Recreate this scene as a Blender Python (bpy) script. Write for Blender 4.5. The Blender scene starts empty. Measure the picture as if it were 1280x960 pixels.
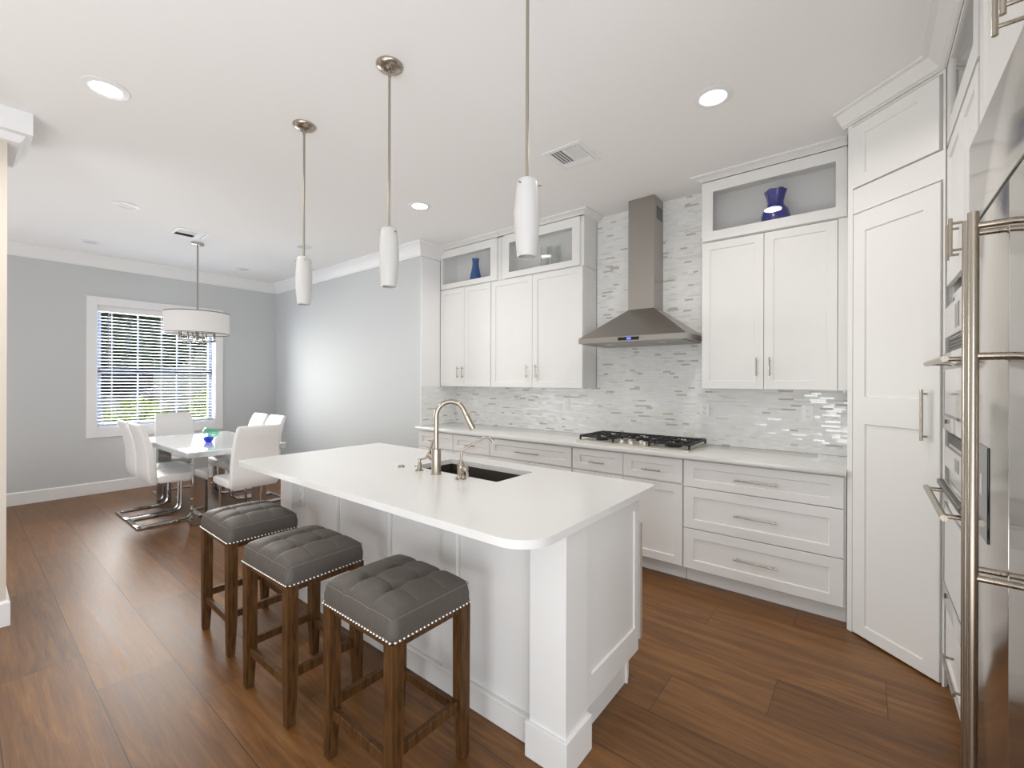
import bpy, bmesh, math, random
from mathutils import Vector, Matrix
random.seed(11)
SC = bpy.context.scene
COL = SC.collection
PI = math.pi

# ------------------------------------------------------------------ camera
CAM_H = 1.43
YAW, PITCH, ROLL, FPX = 0.673669, -0.00013, 0.0029815, 555.17
fw = Vector((-math.sin(YAW) * math.cos(PITCH), math.cos(YAW) * math.cos(PITCH), math.sin(PITCH)))
rt = Vector((math.cos(YAW), math.sin(YAW), 0))
up = rt.cross(fw)
r2 = math.cos(ROLL) * rt + math.sin(ROLL) * up
u2 = -math.sin(ROLL) * rt + math.cos(ROLL) * up
cam = bpy.data.cameras.new('camera')
cam.sensor_fit = 'HORIZONTAL'; cam.sensor_width = 36.0
cam.lens = 36.0 * FPX / 1280.0
cam.shift_y = -4.31 / 1280.0
cam.clip_start = 0.05; cam.clip_end = 200
camo = bpy.data.objects.new('camera', cam); COL.objects.link(camo)
m = Matrix.Identity(4)
for i in range(3):
    m[i][0], m[i][1], m[i][2] = r2[i], u2[i], -fw[i]
m[0][3], m[1][3], m[2][3] = 0, 0, CAM_H
camo.matrix_world = m
SC.camera = camo

# ------------------------------------------------------------------ light, exposure
w = bpy.data.worlds.new('sky'); SC.world = w; w.use_nodes = True
bg = w.node_tree.nodes['Background']
bg.inputs[0].default_value = (0.86, 0.93, 1.0, 1); bg.inputs[1].default_value = 0.95
SC.view_settings.view_transform = 'Standard'; SC.view_settings.look = 'None'
SC.view_settings.gamma = 1.0; SC.view_settings.use_curve_mapping = False
SC.view_settings.exposure = -0.22
SC.cycles.max_bounces = 10; SC.cycles.diffuse_bounces = 6; SC.cycles.glossy_bounces = 5
SC.cycles.transparent_max_bounces = 24; SC.cycles.transmission_bounces = 8
SC.cycles.sample_clamp_indirect = 6.0

def area(name, loc, rot, sx, sy, power, color=(1, 1, 1)):
    l = bpy.data.lights.new(name, 'AREA'); l.shape = 'RECTANGLE'; l.size = sx; l.size_y = sy
    l.energy = power; l.color = color
    o = bpy.data.objects.new(name, l); o.location = loc; o.rotation_euler = rot; COL.objects.link(o)
    return o

# unseen area lights added behind the camera and left of it; no openings modelled
area('assumed_rear_light', (0.25, -3.0, 1.15), (math.radians(86), 0, math.radians(12)), 1.2, 1.7, 46, (0.97, 0.985, 1.0))  # unseen light assumed behind the camera from the stool shadows; no door built
area('assumed_left_rear_light', (-6.7, -3.4, 1.3), (math.radians(88), 0, math.radians(-8)), 1.5, 2.2, 25, (0.95, 0.97, 1.0))  # unseen light assumed at left rear, placed for tile glints; no window built
area('side_fill_light', (2.5, -1.3, 1.0), (math.radians(86), 0, math.radians(52)), 2.4, 1.8, 78, (0.97, 0.985, 1.0))  # unseen fill added at right rear to brighten the island end panel
# upward area lights added at floor level, out of view, to brighten the ceiling
area('ceiling_fill_kitchen', (-0.8, -2.0, 0.06), (math.radians(180), 0, 0), 3.2, 2.2, 118, (0.96, 0.98, 1.0))
area('ceiling_fill_living', (-5.7, -1.3, 0.06), (math.radians(180), 0, 0), 2.4, 1.8, 48, (0.95, 0.97, 1.0))
# daylight outside the dining window
sun = bpy.data.lights.new('sun', 'SUN'); sun.energy = 4.0; sun.angle = 0.02; sun.color = (1, 0.95, 0.88)
suno = bpy.data.objects.new('sun', sun); COL.objects.link(suno)
suno.rotation_euler = (math.radians(-52), 0, math.radians(12))
area('dining_window_daylight', (-7.95, 1.74, 1.7), (0, math.radians(-90), 0), 1.8, 1.6, 310, (1.0, 0.965, 0.91))

# ------------------------------------------------------------------ materials
def new_mat(name):
    mt = bpy.data.materials.new(name); mt.use_nodes = True
    nt = mt.node_tree; b = nt.nodes['Principled BSDF']
    return mt, nt, b

def N(nt, t, **kw):
    n = nt.nodes.new(t)
    for k, v in kw.items(): setattr(n, k, v)
    return n

def plain(name, col, rough=0.5, metal=0.0, spec=0.5, bump=0.0, bscale=60, var=0.0, emit=None, es=0, coat=0.0):
    mt, nt, b = new_mat(name)
    b.inputs['Base Color'].default_value = (*col, 1)
    b.inputs['Roughness'].default_value = rough
    b.inputs['Metallic'].default_value = metal
    b.inputs['Specular IOR Level'].default_value = spec
    b.inputs['Coat Weight'].default_value = coat
    tc = N(nt, 'ShaderNodeTexCoord')
    if var > 0 or bump > 0:
        nz = N(nt, 'ShaderNodeTexNoise'); nz.inputs['Scale'].default_value = bscale
        nz.inputs['Detail'].default_value = 4
        nt.links.new(tc.outputs['Object'], nz.inputs['Vector'])
        if var > 0:
            mx = N(nt, 'ShaderNodeMixRGB'); mx.inputs[1].default_value = (*[c * (1 - var) for c in col], 1)
            mx.inputs[2].default_value = (*[min(1, c * (1 + var)) for c in col], 1)
            nt.links.new(nz.outputs['Fac'], mx.inputs[0]); nt.links.new(mx.outputs[0], b.inputs['Base Color'])
        if bump > 0:
            bp = N(nt, 'ShaderNodeBump'); bp.inputs['Strength'].default_value = bump; bp.inputs['Distance'].default_value = 0.002
            nt.links.new(nz.outputs['Fac'], bp.inputs['Height']); nt.links.new(bp.outputs[0], b.inputs['Normal'])
    if emit:
        b.inputs['Emission Color'].default_value = (*emit, 1); b.inputs['Emission Strength'].default_value = es
    return mt

def brushed(name, col, rough, axis='Z', amount=0.12):
    mt, nt, b = new_mat(name)
    b.inputs['Base Color'].default_value = (*col, 1); b.inputs['Metallic'].default_value = 1.0
    tc = N(nt, 'ShaderNodeTexCoord'); mp = N(nt, 'ShaderNodeMapping')
    sc = {'Z': (220, 220, 2), 'X': (2, 220, 220), 'Y': (220, 2, 220)}[axis]
    mp.inputs['Scale'].default_value = sc
    nz = N(nt, 'ShaderNodeTexNoise'); nz.inputs['Scale'].default_value = 1.0; nz.inputs['Detail'].default_value = 2
    mr = N(nt, 'ShaderNodeMapRange'); mr.inputs['To Min'].default_value = max(0.02, rough - amount / 2); mr.inputs['To Max'].default_value = rough + amount / 2
    nt.links.new(tc.outputs['Object'], mp.inputs[0]); nt.links.new(mp.outputs[0], nz.inputs['Vector'])
    nt.links.new(nz.outputs['Fac'], mr.inputs['Value']); nt.links.new(mr.outputs[0], b.inputs['Roughness'])
    return mt

def glass_pane(name, tint=(1, 1, 1), refl=1.0):
    mt = bpy.data.materials.new(name); mt.use_nodes = True; nt = mt.node_tree; nt.nodes.clear()
    out = N(nt, 'ShaderNodeOutputMaterial'); tr = N(nt, 'ShaderNodeBsdfTransparent'); gl = N(nt, 'ShaderNodeBsdfGlossy')
    tr.inputs[0].default_value = (*tint, 1); gl.inputs['Roughness'].default_value = 0.01
    fr = N(nt, 'ShaderNodeFresnel'); fr.inputs[0].default_value = 1.5
    ge = N(nt, 'ShaderNodeNewGeometry')          # reflect at the outer face only; the inner face of the thin pane just transmits
    om = N(nt, 'ShaderNodeMath', operation='SUBTRACT'); om.inputs[0].default_value = refl; nt.links.new(ge.outputs['Backfacing'], om.inputs[1]); om.use_clamp = True
    mu = N(nt, 'ShaderNodeMath', operation='MULTIPLY'); nt.links.new(om.outputs[0], mu.inputs[1]); mu.use_clamp = True
    mx = N(nt, 'ShaderNodeMixShader')
    nt.links.new(fr.outputs[0], mu.inputs[0]); nt.links.new(mu.outputs[0], mx.inputs[0])
    nt.links.new(tr.outputs[0], mx.inputs[1]); nt.links.new(gl.outputs[0], mx.inputs[2]); nt.links.new(mx.outputs[0], out.inputs[0])
    return mt

def colored_glass(name, col, rough=0.03, trans=0.8, ior=1.45):
    mt, nt, b = new_mat(name)
    b.inputs['Base Color'].default_value = (*col, 1); b.inputs['Roughness'].default_value = rough
    b.inputs['Transmission Weight'].default_value = trans; b.inputs['IOR'].default_value = ior
    return mt

def floor_mat():
    mt, nt, b = new_mat('wood_plank'); L = nt.links.new
    tc = N(nt, 'ShaderNodeTexCoord'); sep = N(nt, 'ShaderNodeSeparateXYZ'); L(tc.outputs['Object'], sep.inputs[0])
    def M(op, a, bb=None, c=None):
        n = N(nt, 'ShaderNodeMath', operation=op)
        for i, v in enumerate((a, bb, c)):
            if v is None: continue
            if isinstance(v, (int, float)): n.inputs[i].default_value = v
            else: L(v, n.inputs[i])
        return n.outputs[0]
    PW, PL, OFF = 0.294, 1.215, 0.406 - 0.294 * 20   # boards staggered by a third of their length
    yr = M('DIVIDE', M('SUBTRACT', sep.outputs[1], OFF), PW)
    row = M('FLOOR', yr); fy = M('FRACT', yr)
    wn = N(nt, 'ShaderNodeTexWhiteNoise'); wn.noise_dimensions = '1D'; L(M('ADD', row, 17.3), wn.inputs['W'])
    xr = M('DIVIDE', M('SUBTRACT', M('ADD', sep.outputs[0], 2.76), M('MULTIPLY', M('SUBTRACT', row, 20.0), 0.405)), PL)
    ix = M('FLOOR', xr); fx = M('FRACT', xr)
    cv = N(nt, 'ShaderNodeCombineXYZ'); L(row, cv.inputs[0]); L(ix, cv.inputs[1])
    w2 = N(nt, 'ShaderNodeTexWhiteNoise'); w2.noise_dimensions = '2D'; L(cv.outputs[0], w2.inputs['Vector'])
    # grain: noise stretched along the board, shifted per board
    gv = N(nt, 'ShaderNodeCombineXYZ')
    L(M('ADD', M('MULTIPLY', sep.outputs[0], 1.1), M('MULTIPLY', w2.outputs['Value'], 40.0)), gv.inputs[0])
    L(M('MULTIPLY', sep.outputs[1], 14.0), gv.inputs[1]); L(M('MULTIPLY', w2.outputs['Value'], 9.0), gv.inputs[2])
    n1 = N(nt, 'ShaderNodeTexNoise'); n1.inputs['Scale'].default_value = 1.6; n1.inputs['Detail'].default_value = 8; n1.inputs['Roughness'].default_value = 0.62; n1.inputs['Distortion'].default_value = 0.9
    L(gv.outputs[0], n1.inputs['Vector'])
    gv2 = N(nt, 'ShaderNodeCombineXYZ')
    L(M('ADD', M('MULTIPLY', sep.outputs[0], 5.0), M('MULTIPLY', w2.outputs['Value'], 33.0)), gv2.inputs[0]); L(M('MULTIPLY', sep.outputs[1], 130.0), gv2.inputs[1])
    n2 = N(nt, 'ShaderNodeTexNoise'); n2.inputs['Scale'].default_value = 1.0; n2.inputs['Detail'].default_value = 3
    L(gv2.outputs[0], n2.inputs['Vector'])
    ramp = N(nt, 'ShaderNodeValToRGB')
    e = ramp.color_ramp.elements
    e[0].position = 0.28; e[0].color = (0.078, 0.029, 0.006, 1)
    e[1].position = 0.74; e[1].color = (0.33, 0.155, 0.045, 1)
    k = e.new(0.5); k.color = (0.185, 0.078, 0.019, 1)
    mixg = M('ADD', M('MULTIPLY', n1.outputs['Fac'], 0.68), M('MULTIPLY', n2.outputs['Fac'], 0.22))
    tone = M('ADD', mixg, M('MULTIPLY', M('SUBTRACT', w2.outputs['Value'], 0.38), 0.12))
    L(tone, ramp.inputs[0])
    # joints
    gy = M('MINIMUM', fy, M('SUBTRACT', 1.0, fy)); gx = M('MINIMUM', fx, M('SUBTRACT', 1.0, fx))
    jy = M('LESS_THAN', gy, 0.0017 / PW); jx = M('LESS_THAN', gx, 0.0012 / PL)
    j = M('MAXIMUM', jy, jx)
    mx = N(nt, 'ShaderNodeMixRGB'); L(j, mx.inputs[0]); L(ramp.outputs[0], mx.inputs[1]); mx.inputs[2].default_value = (0.025, 0.014, 0.007, 1)
    L(mx.outputs[0], b.inputs['Base Color'])
    mr = N(nt, 'ShaderNodeMapRange'); mr.inputs['To Min'].default_value = 0.33; mr.inputs['To Max'].default_value = 0.50
    L(n1.outputs['Fac'], mr.inputs['Value']); L(mr.outputs[0], b.inputs['Roughness'])
    b.inputs['Specular IOR Level'].default_value = 0.52
    bp = N(nt, 'ShaderNodeBump'); bp.inputs['Strength'].default_value = 0.4; bp.inputs['Distance'].default_value = 0.002
    L(M('SUBTRACT', mixg, M('MULTIPLY', j, 0.8)), bp.inputs['Height']); L(bp.outputs[0], b.inputs['Normal'])
    return mt

def tile_mat():
    mt, nt, b = new_mat('glass_mosaic_tile'); L = nt.links.new
    g = N(nt, 'ShaderNodeNewGeometry'); sep = N(nt, 'ShaderNodeSeparateXYZ'); L(g.outputs['Position'], sep.inputs[0])
    def M(op, a, bb=None, c=None):
        n = N(nt, 'ShaderNodeMath', operation=op)
        for i, v in enumerate((a, bb, c)):
            if v is None: continue
            if isinstance(v, (int, float)): n.inputs[i].default_value = v
            else: L(v, n.inputs[i])
        return n.outputs[0]
    RH, TL = 0.0150, 0.075
    zr = M('DIVIDE', sep.outputs[2], RH); row = M('FLOOR', zr); fz = M('FRACT', zr)
    wn = N(nt, 'ShaderNodeTexWhiteNoise'); wn.noise_dimensions = '1D'; L(row, wn.inputs['W'])
    h = M('ADD', sep.outputs[0], sep.outputs[1])
    xr = M('ADD', M('DIVIDE', h, M('MULTIPLY', M('ADD', wn.outputs['Value'], 0.55), TL)), M('MULTIPLY', wn.outputs['Value'], 31.0))
    ix = M('FLOOR', xr); fx = M('FRACT', xr)
    cv = N(nt, 'ShaderNodeCombineXYZ'); L(row, cv.inputs[0]); L(ix, cv.inputs[1])
    w2 = N(nt, 'ShaderNodeTexWhiteNoise'); w2.noise_dimensions = '2D'; L(cv.outputs[0], w2.inputs['Vector'])
    ramp = N(nt, 'ShaderNodeValToRGB'); ramp.color_ramp.interpolation = 'CONSTANT'
    e = ramp.color_ramp.elements
    e[0].position = 0; e[0].color = (0.50, 0.475, 0.425, 1)
    e[1].position = 0.042; e[1].color = (0.70, 0.695, 0.665, 1)
    for p, c in ((0.11, (0.77, 0.775, 0.755)), (0.45, (0.80, 0.805, 0.79)), (0.75, (0.83, 0.83, 0.82))):
        k = e.new(p); k.color = (*c, 1)
    L(w2.outputs['Value'], ramp.inputs[0])
    gz = M('MINIMUM', fz, M('SUBTRACT', 1.0, fz)); gx = M('MINIMUM', fx, M('SUBTRACT', 1.0, fx))
    j = M('MAXIMUM', M('LESS_THAN', gz, 0.06), M('LESS_THAN', gx, 0.012))
    mx = N(nt, 'ShaderNodeMixRGB'); L(j, mx.inputs[0]); L(ramp.outputs[0], mx.inputs[1]); mx.inputs[2].default_value = (0.68, 0.675, 0.655, 1)
    L(mx.outputs[0], b.inputs['Base Color'])
    rr = M('ADD', 0.06, M('MULTIPLY', j, 0.5)); L(rr, b.inputs['Roughness'])
    # each small tile sits at a slightly different tilt
    vm = N(nt, 'ShaderNodeVectorMath', operation='SUBTRACT'); L(w2.outputs['Color'], vm.inputs[0]); vm.inputs[1].default_value = (0.5, 0.5, 0.5)
    vs = N(nt, 'ShaderNodeVectorMath', operation='SCALE'); L(vm.outputs[0], vs.inputs[0]); vs.inputs['Scale'].default_value = 0.11
    va = N(nt, 'ShaderNodeVectorMath', operation='ADD'); L(g.outputs['Normal'], va.inputs[0]); L(vs.outputs[0], va.inputs[1])
    vn = N(nt, 'ShaderNodeVectorMath', operation='NORMALIZE'); L(va.outputs[0], vn.inputs[0]); L(vn.outputs[0], b.inputs['Normal'])
    b.inputs['Specular IOR Level'].default_value = 0.75
    return mt

def wood_mat(name, dark, light):
    mt, nt, b = new_mat(name); L = nt.links.new
    tc = N(nt, 'ShaderNodeTexCoord'); mp = N(nt, 'ShaderNodeMapping'); mp.inputs['Scale'].default_value = (38, 38, 4)
    nz = N(nt, 'ShaderNodeTexNoise'); nz.inputs['Scale'].default_value = 2.2; nz.inputs['Detail'].default_value = 6; nz.inputs['Distortion'].default_value = 0.6
    rp = N(nt, 'ShaderNodeValToRGB'); rp.color_ramp.elements[0].color = (*dark, 1); rp.color_ramp.elements[1].color = (*light, 1)
    rp.color_ramp.elements[0].position = 0.3; rp.color_ramp.elements[1].position = 0.72
    L(tc.outputs['Object'], mp.inputs[0]); L(mp.outputs[0], nz.inputs['Vector']); L(nz.outputs['Fac'], rp.inputs[0]); L(rp.outputs[0], b.inputs['Base Color'])
    b.inputs['Roughness'].default_value = 0.45; b.inputs['Specular IOR Level'].default_value = 0.3
    return mt

M = {}
M['wall'] = plain('grey_wall_paint', (0.585, 0.60, 0.605), 0.75, bump=0.06, bscale=240)
M['wall_beige'] = plain('beige_wall_paint', (0.66, 0.60, 0.52), 0.75, bump=0.05, bscale=240)
M['ceiling'] = plain('ceiling_paint', (0.89, 0.885, 0.875), 0.85, bump=0.15, bscale=160)
M['trim'] = plain('white_trim_paint', (0.84, 0.84, 0.84), 0.45)
M['cab'] = plain('white_cabinet_paint', (0.80, 0.795, 0.78), 0.38, var=0.01, bscale=8)
M['quartz'] = plain('white_quartz', (0.75, 0.745, 0.73), 0.16, var=0.012, bscale=25)
M['floor'] = floor_mat()
M['tile'] = tile_mat()
M['steel'] = brushed('brushed_stainless_steel', (0.40, 0.375, 0.345), 0.30, 'X')
M['steel_v'] = brushed('stainless_door', (0.56, 0.53, 0.49), 0.17, 'Y', 0.06)
M['traysteel'] = plain('satin_steel_tray', (0.72, 0.68, 0.61), 0.42, 1.0, var=.02)
M['blacksteel'] = plain('dark_steel', (.16, .155, .15), .3, 1.0, var=.05)
M['palesteel'] = plain('pale_satin_steel', (.80, .79, .77), .32, .8, var=.02)
M['sink'] = plain('dark_composite_sink', (0.075, 0.064, 0.052), 0.42, .35, var=.08)
M['nickel'] = brushed('brushed_nickel', (0.42, 0.375, 0.315), 0.28, 'Z')
M['band'] = plain('dark_metal_band', (0.22, 0.20, 0.18), 0.3, 1.0, var=.05)
M['chrome'] = plain('polished_chrome', (0.52, 0.51, 0.50), 0.07, 1.0, var=0.01)
M['black'] = plain('black_enamel', (0.012, 0.012, 0.012), 0.35)
M['iron'] = plain('cast_iron', (0.010, 0.010, 0.010), 0.5, bump=0.3, bscale=300)
M['dark'] = plain('dark_gap', (0.02, 0.02, 0.02), 0.6)
M['blackglass'] = plain('black_glass', (0.006, 0.006, 0.008), 0.05)
M['ovenglass'] = plain('pale_mirror_oven_glass', (0.78, 0.77, 0.75), 0.10, 0.8)
M['display'] = plain('blue_display', (0.02, 0.02, 0.3), 0.3, emit=(0.12, 0.16, 1.0), es=2.5)
M['glass'] = glass_pane('clear_glass')
M['wglass'] = glass_pane('window_glass', (0.97, 0.99, 1.0), 0.8)
M['opal'] = plain('opal_glass_shade', (0.60, 0.59, 0.575), 0.35)
M['fabric_shade'] = plain('white_fabric_shade', (0.86, 0.85, 0.84), 0.8, bump=0.3, bscale=500)
M['crystal'] = colored_glass('clear_crystal', (0.98, 0.98, 0.98), 0.02, 0.95)
M['lens_on'] = plain('lit_lamp_lens', (1, 1, 1), 0.5, emit=(1.0, 0.97, 0.92), es=14.0)
M['lens_off'] = plain('frosted_lamp_lens', (0.62, 0.62, 0.62), 0.5)
M['plate'] = plain('white_plastic_plate', (0.86, 0.86, 0.85), 0.35)
M['leather'] = plain('grey_brown_leather', (0.088, 0.075, 0.064), 0.62, bump=0.35, bscale=90, var=0.16)
M['nail'] = plain('silver_nailheads', (0.80, 0.78, 0.74), 0.2, 1.0)
M['thread'] = plain('grey_thread', (0.19, 0.175, 0.16), 0.8)
M['wood'] = wood_mat('walnut_stained_wood', (0.036, 0.015, 0.004), (0.130, 0.059, 0.018))
M['whiteleather'] = plain('white_leatherette', (0.84, 0.83, 0.82), 0.42, bump=0.05, bscale=200)
M['tabletop'] = plain('white_gloss_lacquer', (0.84, 0.85, 0.86), 0.05, coat=0.5)
M['mirroredge'] = plain('marbled_mirror_edge', (0.62, 0.64, 0.65), 0.12, 0.5, var=0.3, bscale=18)
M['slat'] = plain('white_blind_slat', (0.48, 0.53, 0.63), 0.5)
M['cord'] = plain('pale_cord', (0.75, 0.76, 0.80), 0.7)
M['wand'] = plain('dark_wand', (0.10, 0.09, 0.12), 0.4)
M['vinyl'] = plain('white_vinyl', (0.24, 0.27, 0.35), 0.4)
M['blueglass'] = colored_glass('cobalt_blue_glass', (0.03, 0.17, 0.55), 0.05, 0.55)
M['indigoglass'] = plain('indigo_glass', (0.020, 0.022, 0.24), 0.07, coat=0.6, bump=0.5, bscale=70)
M['greenglass'] = glass_pane('pale_green_glass', (0.84, 0.97, 0.92), 1.0)
M['cobalt'] = plain('cobalt_glass_base', (0.005, 0.02, 0.75), 0.08, coat=0.5)
M['clearglass'] = colored_glass('clear_ribbed_glass', (0.93, 0.96, 0.95), 0.03, 0.95)
M['cabinside'] = plain('cabinet_interior', (0.80, 0.80, 0.785), 0.55)
M['filter'] = brushed('hood_filter_steel', (0.35, 0.34, 0.32), 0.4, 'X')
M['tan'] = plain('tan_door_edge', (0.52, 0.44, 0.35), 0.5)
M['stucco'] = plain('pale_stucco', (0.72, 0.68, 0.66), 0.9, bump=0.3, bscale=40)
M['rooftile'] = plain('grey_roof', (0.30, 0.20, 0.17), 0.9, var=0.2, bscale=6)
M['leaf_dark'] = plain('dark_green_leaves', (0.035, 0.075, 0.022), 0.6, var=0.5, bscale=5)
M['leaf_lime'] = plain('yellow_green_leaves', (0.36, 0.43, 0.03), 0.6, var=0.35, bscale=5)
M['leaf_mid'] = plain('mid_green_leaves', (0.10, 0.19, 0.04), 0.6, var=0.5, bscale=5)
M['grass'] = plain('lawn_grass', (0.16, 0.22, 0.06), 0.9, var=0.3, bscale=12)
M['bark'] = plain('brown_bark', (0.10, 0.07, 0.05), 0.9, bump=0.6, bscale=20)

# ------------------------------------------------------------------ mesh builder
class MB:
    def __init__(s): s.bm = bmesh.new()
    def box(s, x0, x1, y0, y1, z0, z1, b=0.0, seg=1):
        r = bmesh.ops.create_cube(s.bm, size=1)
        bmesh.ops.transform(s.bm, matrix=Matrix.Translation(((x0 + x1) / 2, (y0 + y1) / 2, (z0 + z1) / 2)) @ Matrix.Diagonal((abs(x1 - x0), abs(y1 - y0), abs(z1 - z0), 1)), verts=r['verts'])
        if b > 0:
            es = list({e for v in r['verts'] for e in v.link_edges})
            bmesh.ops.bevel(s.bm, geom=es, offset=b, segments=seg, profile=0.5, affect='EDGES', clamp_overlap=True)
        return s
    def quad(s, *pts):
        s.bm.faces.new([s.bm.verts.new(p) for p in pts]); return s
    def prism(s, poly, z0, z1, axis='z'):
        def P(a, b, c): return (a, b, c) if axis == 'z' else ((c, a, b) if axis == 'x' else (a, c, b))
        lo = [s.bm.verts.new(P(x, y, z0)) for x, y in poly]; hi = [s.bm.verts.new(P(x, y, z1)) for x, y in poly]
        n = len(poly)
        s.bm.faces.new(lo[::-1]); s.bm.faces.new(hi)
        for i in range(n): s.bm.faces.new((lo[i], lo[(i + 1) % n], hi[(i + 1) % n], hi[i]))
        return s
    def cyl(s, p0, p1, r0, r1=None, seg=16, cap=True):
        p0, p1 = Vector(p0), Vector(p1); r1 = r0 if r1 is None else r1
        d = p1 - p0; L = d.length
        q = Vector((0, 0, 1)).rotation_difference(d.normalized()).to_matrix().to_4x4()
        r = bmesh.ops.create_cone(s.bm, cap_ends=cap, segments=seg, radius1=r0, radius2=r1, depth=L)
        bmesh.ops.transform(s.bm, matrix=Matrix.Translation((p0 + p1) / 2) @ q, verts=r['verts'])
        return s
    def sphere(s, c, r, sx=1, sy=1, sz=1, seg=12):
        q = bmesh.ops.create_uvsphere(s.bm, u_segments=seg, v_segments=max(6, seg // 2 + 2), radius=r)
        bmesh.ops.transform(s.bm, matrix=Matrix.Translation(c) @ Matrix.Diagonal((sx, sy, sz, 1)), verts=q['verts'])
        return s
    def lathe(s, prof, c=(0, 0, 0), seg=32, sx=1, sy=1, mtx=None):
        rings = []
        for r, z in prof:
            if r < 1e-6:
                rings.append([s.bm.verts.new((c[0], c[1], c[2] + z))])
            else:
                rings.append([s.bm.verts.new((c[0] + r * sx * math.cos(2 * PI * i / seg), c[1] + r * sy * math.sin(2 * PI * i / seg), c[2] + z)) for i in range(seg)])
        for a, b in zip(rings, rings[1:]):
            for i in range(seg):
                j = (i + 1) % seg
                if len(a) == 1 and len(b) == 1: continue
                if len(a) == 1: s.bm.faces.new((a[0], b[j], b[i]))
                elif len(b) == 1: s.bm.faces.new((a[i], a[j], b[0]))
                else: s.bm.faces.new((a[i], a[j], b[j], b[i]))
        if mtx is not None:
            bmesh.ops.transform(s.bm, matrix=mtx, verts=[v for r in rings for v in r])
        return s
    def tube(s, pts, r, seg=10, rad=None, closed=False, sq=None):
        pts = [Vector(p) for p in pts]; n = len(pts); rings = []
        t0 = (pts[1] - pts[0]).normalized()
        up = Vector((0, 0, 1)) if abs(t0.z) < 0.9 else Vector((0, 1, 0))
        nx = up.cross(t0).normalized()
        for i, p in enumerate(pts):
            if closed: t = (pts[(i + 1) % n] - pts[i - 1]).normalized()
            else: t = (pts[min(i + 1, n - 1)] - pts[max(i - 1, 0)]).normalized()
            nx = (nx - t * nx.dot(t)).normalized(); ny = t.cross(nx)
            rr = rad[i] if rad else r
            if sq:
                a, bq = sq
                rings.append([s.bm.verts.new(p + nx * x + ny * y) for x, y in ((a, bq), (-a, bq), (-a, -bq), (a, -bq))])
            else:
                rings.append([s.bm.verts.new(p + (nx * math.cos(2 * PI * k / seg) + ny * math.sin(2 * PI * k / seg)) * rr) for k in range(seg)])
        sg = 4 if sq else seg
        for i in range(n if closed else n - 1):
            a, b = rings[i], rings[(i + 1) % n]
            for k in range(sg): s.bm.faces.new((a[k], a[(k + 1) % sg], b[(k + 1) % sg], b[k]))
        if not closed:
            s.bm.faces.new(rings[0][::-1]); s.bm.faces.new(rings[-1])
        return s
    def loft(s, rings):
        R = [[s.bm.verts.new(p) for p in r] for r in rings]; n = len(R[0])
        for a, b in zip(R, R[1:]):
            for k in range(n): s.bm.faces.new((a[k], a[(k + 1) % n], b[(k + 1) % n], b[k]))
        s.bm.faces.new(R[0][::-1]); s.bm.faces.new(R[-1]); return s
    def shaker(s, x0, x1, z0, z1, yf, t=0.019, st=0.057, d=0.008, rails=None, sl=0.004):
        """door slab with a recessed panel; front faces -y at yf. rails: list of (zlow, zhigh) recesses"""
        bm = s.bm
        rec = rails if rails else [(x0 + st, x1 - st, z0 + st, z1 - st)]
        e = 0.0015
        # back and sides
        V = lambda x, y, z: bm.verts.new((x, y, z))
        f = [V(x0 + e, yf, z0 + e), V(x1 - e, yf, z0 + e), V(x1 - e, yf, z1 - e), V(x0 + e, yf, z1 - e)]
        o = [V(x0, yf + e, z0), V(x1, yf + e, z0), V(x1, yf + e, z1), V(x0, yf + e, z1)]
        k = [V(x0, yf + t, z0), V(x1, yf + t, z0), V(x1, yf + t, z1), V(x0, yf + t, z1)]
        for a, b in ((f, o), (o, k)):
            for i in range(4): bm.faces.new((a[i], b[i], b[(i + 1) % 4], a[(i + 1) % 4]))
        bm.faces.new(k)
        edges = [bm.edges.get((f[i], f[(i + 1) % 4])) for i in range(4)]
        inner = []
        for (a0, a1, b0, b1) in rec:
            q = [V(a0, yf, b0), V(a1, yf, b0), V(a1, yf, b1), V(a0, yf, b1)]
            edges += [bm.edges.new((q[i], q[(i + 1) % 4])) for i in range(4)]; inner.append((q, (a0, a1, b0, b1)))
        bmesh.ops.triangle_fill(bm, edges=edges, use_beauty=True, normal=(0, -1, 0))
        for q, (a0, a1, b0, b1) in inner:
            p = [V(a0 + sl, yf + d, b0 + sl), V(a1 - sl, yf + d, b0 + sl), V(a1 - sl, yf + d, b1 - sl), V(a0 + sl, yf + d, b1 - sl)]
            for i in range(4): bm.faces.new((q[i], q[(i + 1) % 4], p[(i + 1) % 4], p[i]))
            bm.faces.new(p)
        return s
    def frame(s, x0, x1, z0, z1, yf, yb, ix0, ix1, iz0, iz1):
        """frame with an open middle"""
        s.box(x0, ix0, yf, yb, z0, z1); s.box(ix1, x1, yf, yb, z0, z1)
        s.box(ix0, ix1, yf, yb, z0, iz0); s.box(ix0, ix1, yf, yb, iz1, z1); return s
    def barx(s, x0, x1, yface, z, r=0.0048, off=0.03, inset=0.02):
        s.cyl((x0, yface - off, z), (x1, yface - off, z), r, seg=12)
        for x in (x0 + inset, x1 - inset): s.cyl((x, yface - off, z), (x, yface, z), r * 0.8, seg=10)
        return s
    def barz(s, z0, z1, yface, x, r=0.0048, off=0.03, inset=0.02):
        s.cyl((x, yface - off, z0), (x, yface - off, z1), r, seg=12)
        for z in (z0 + inset, z1 - inset): s.cyl((x, yface - off, z), (x, yface, z), r * 0.8, seg=10)
        return s
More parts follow.
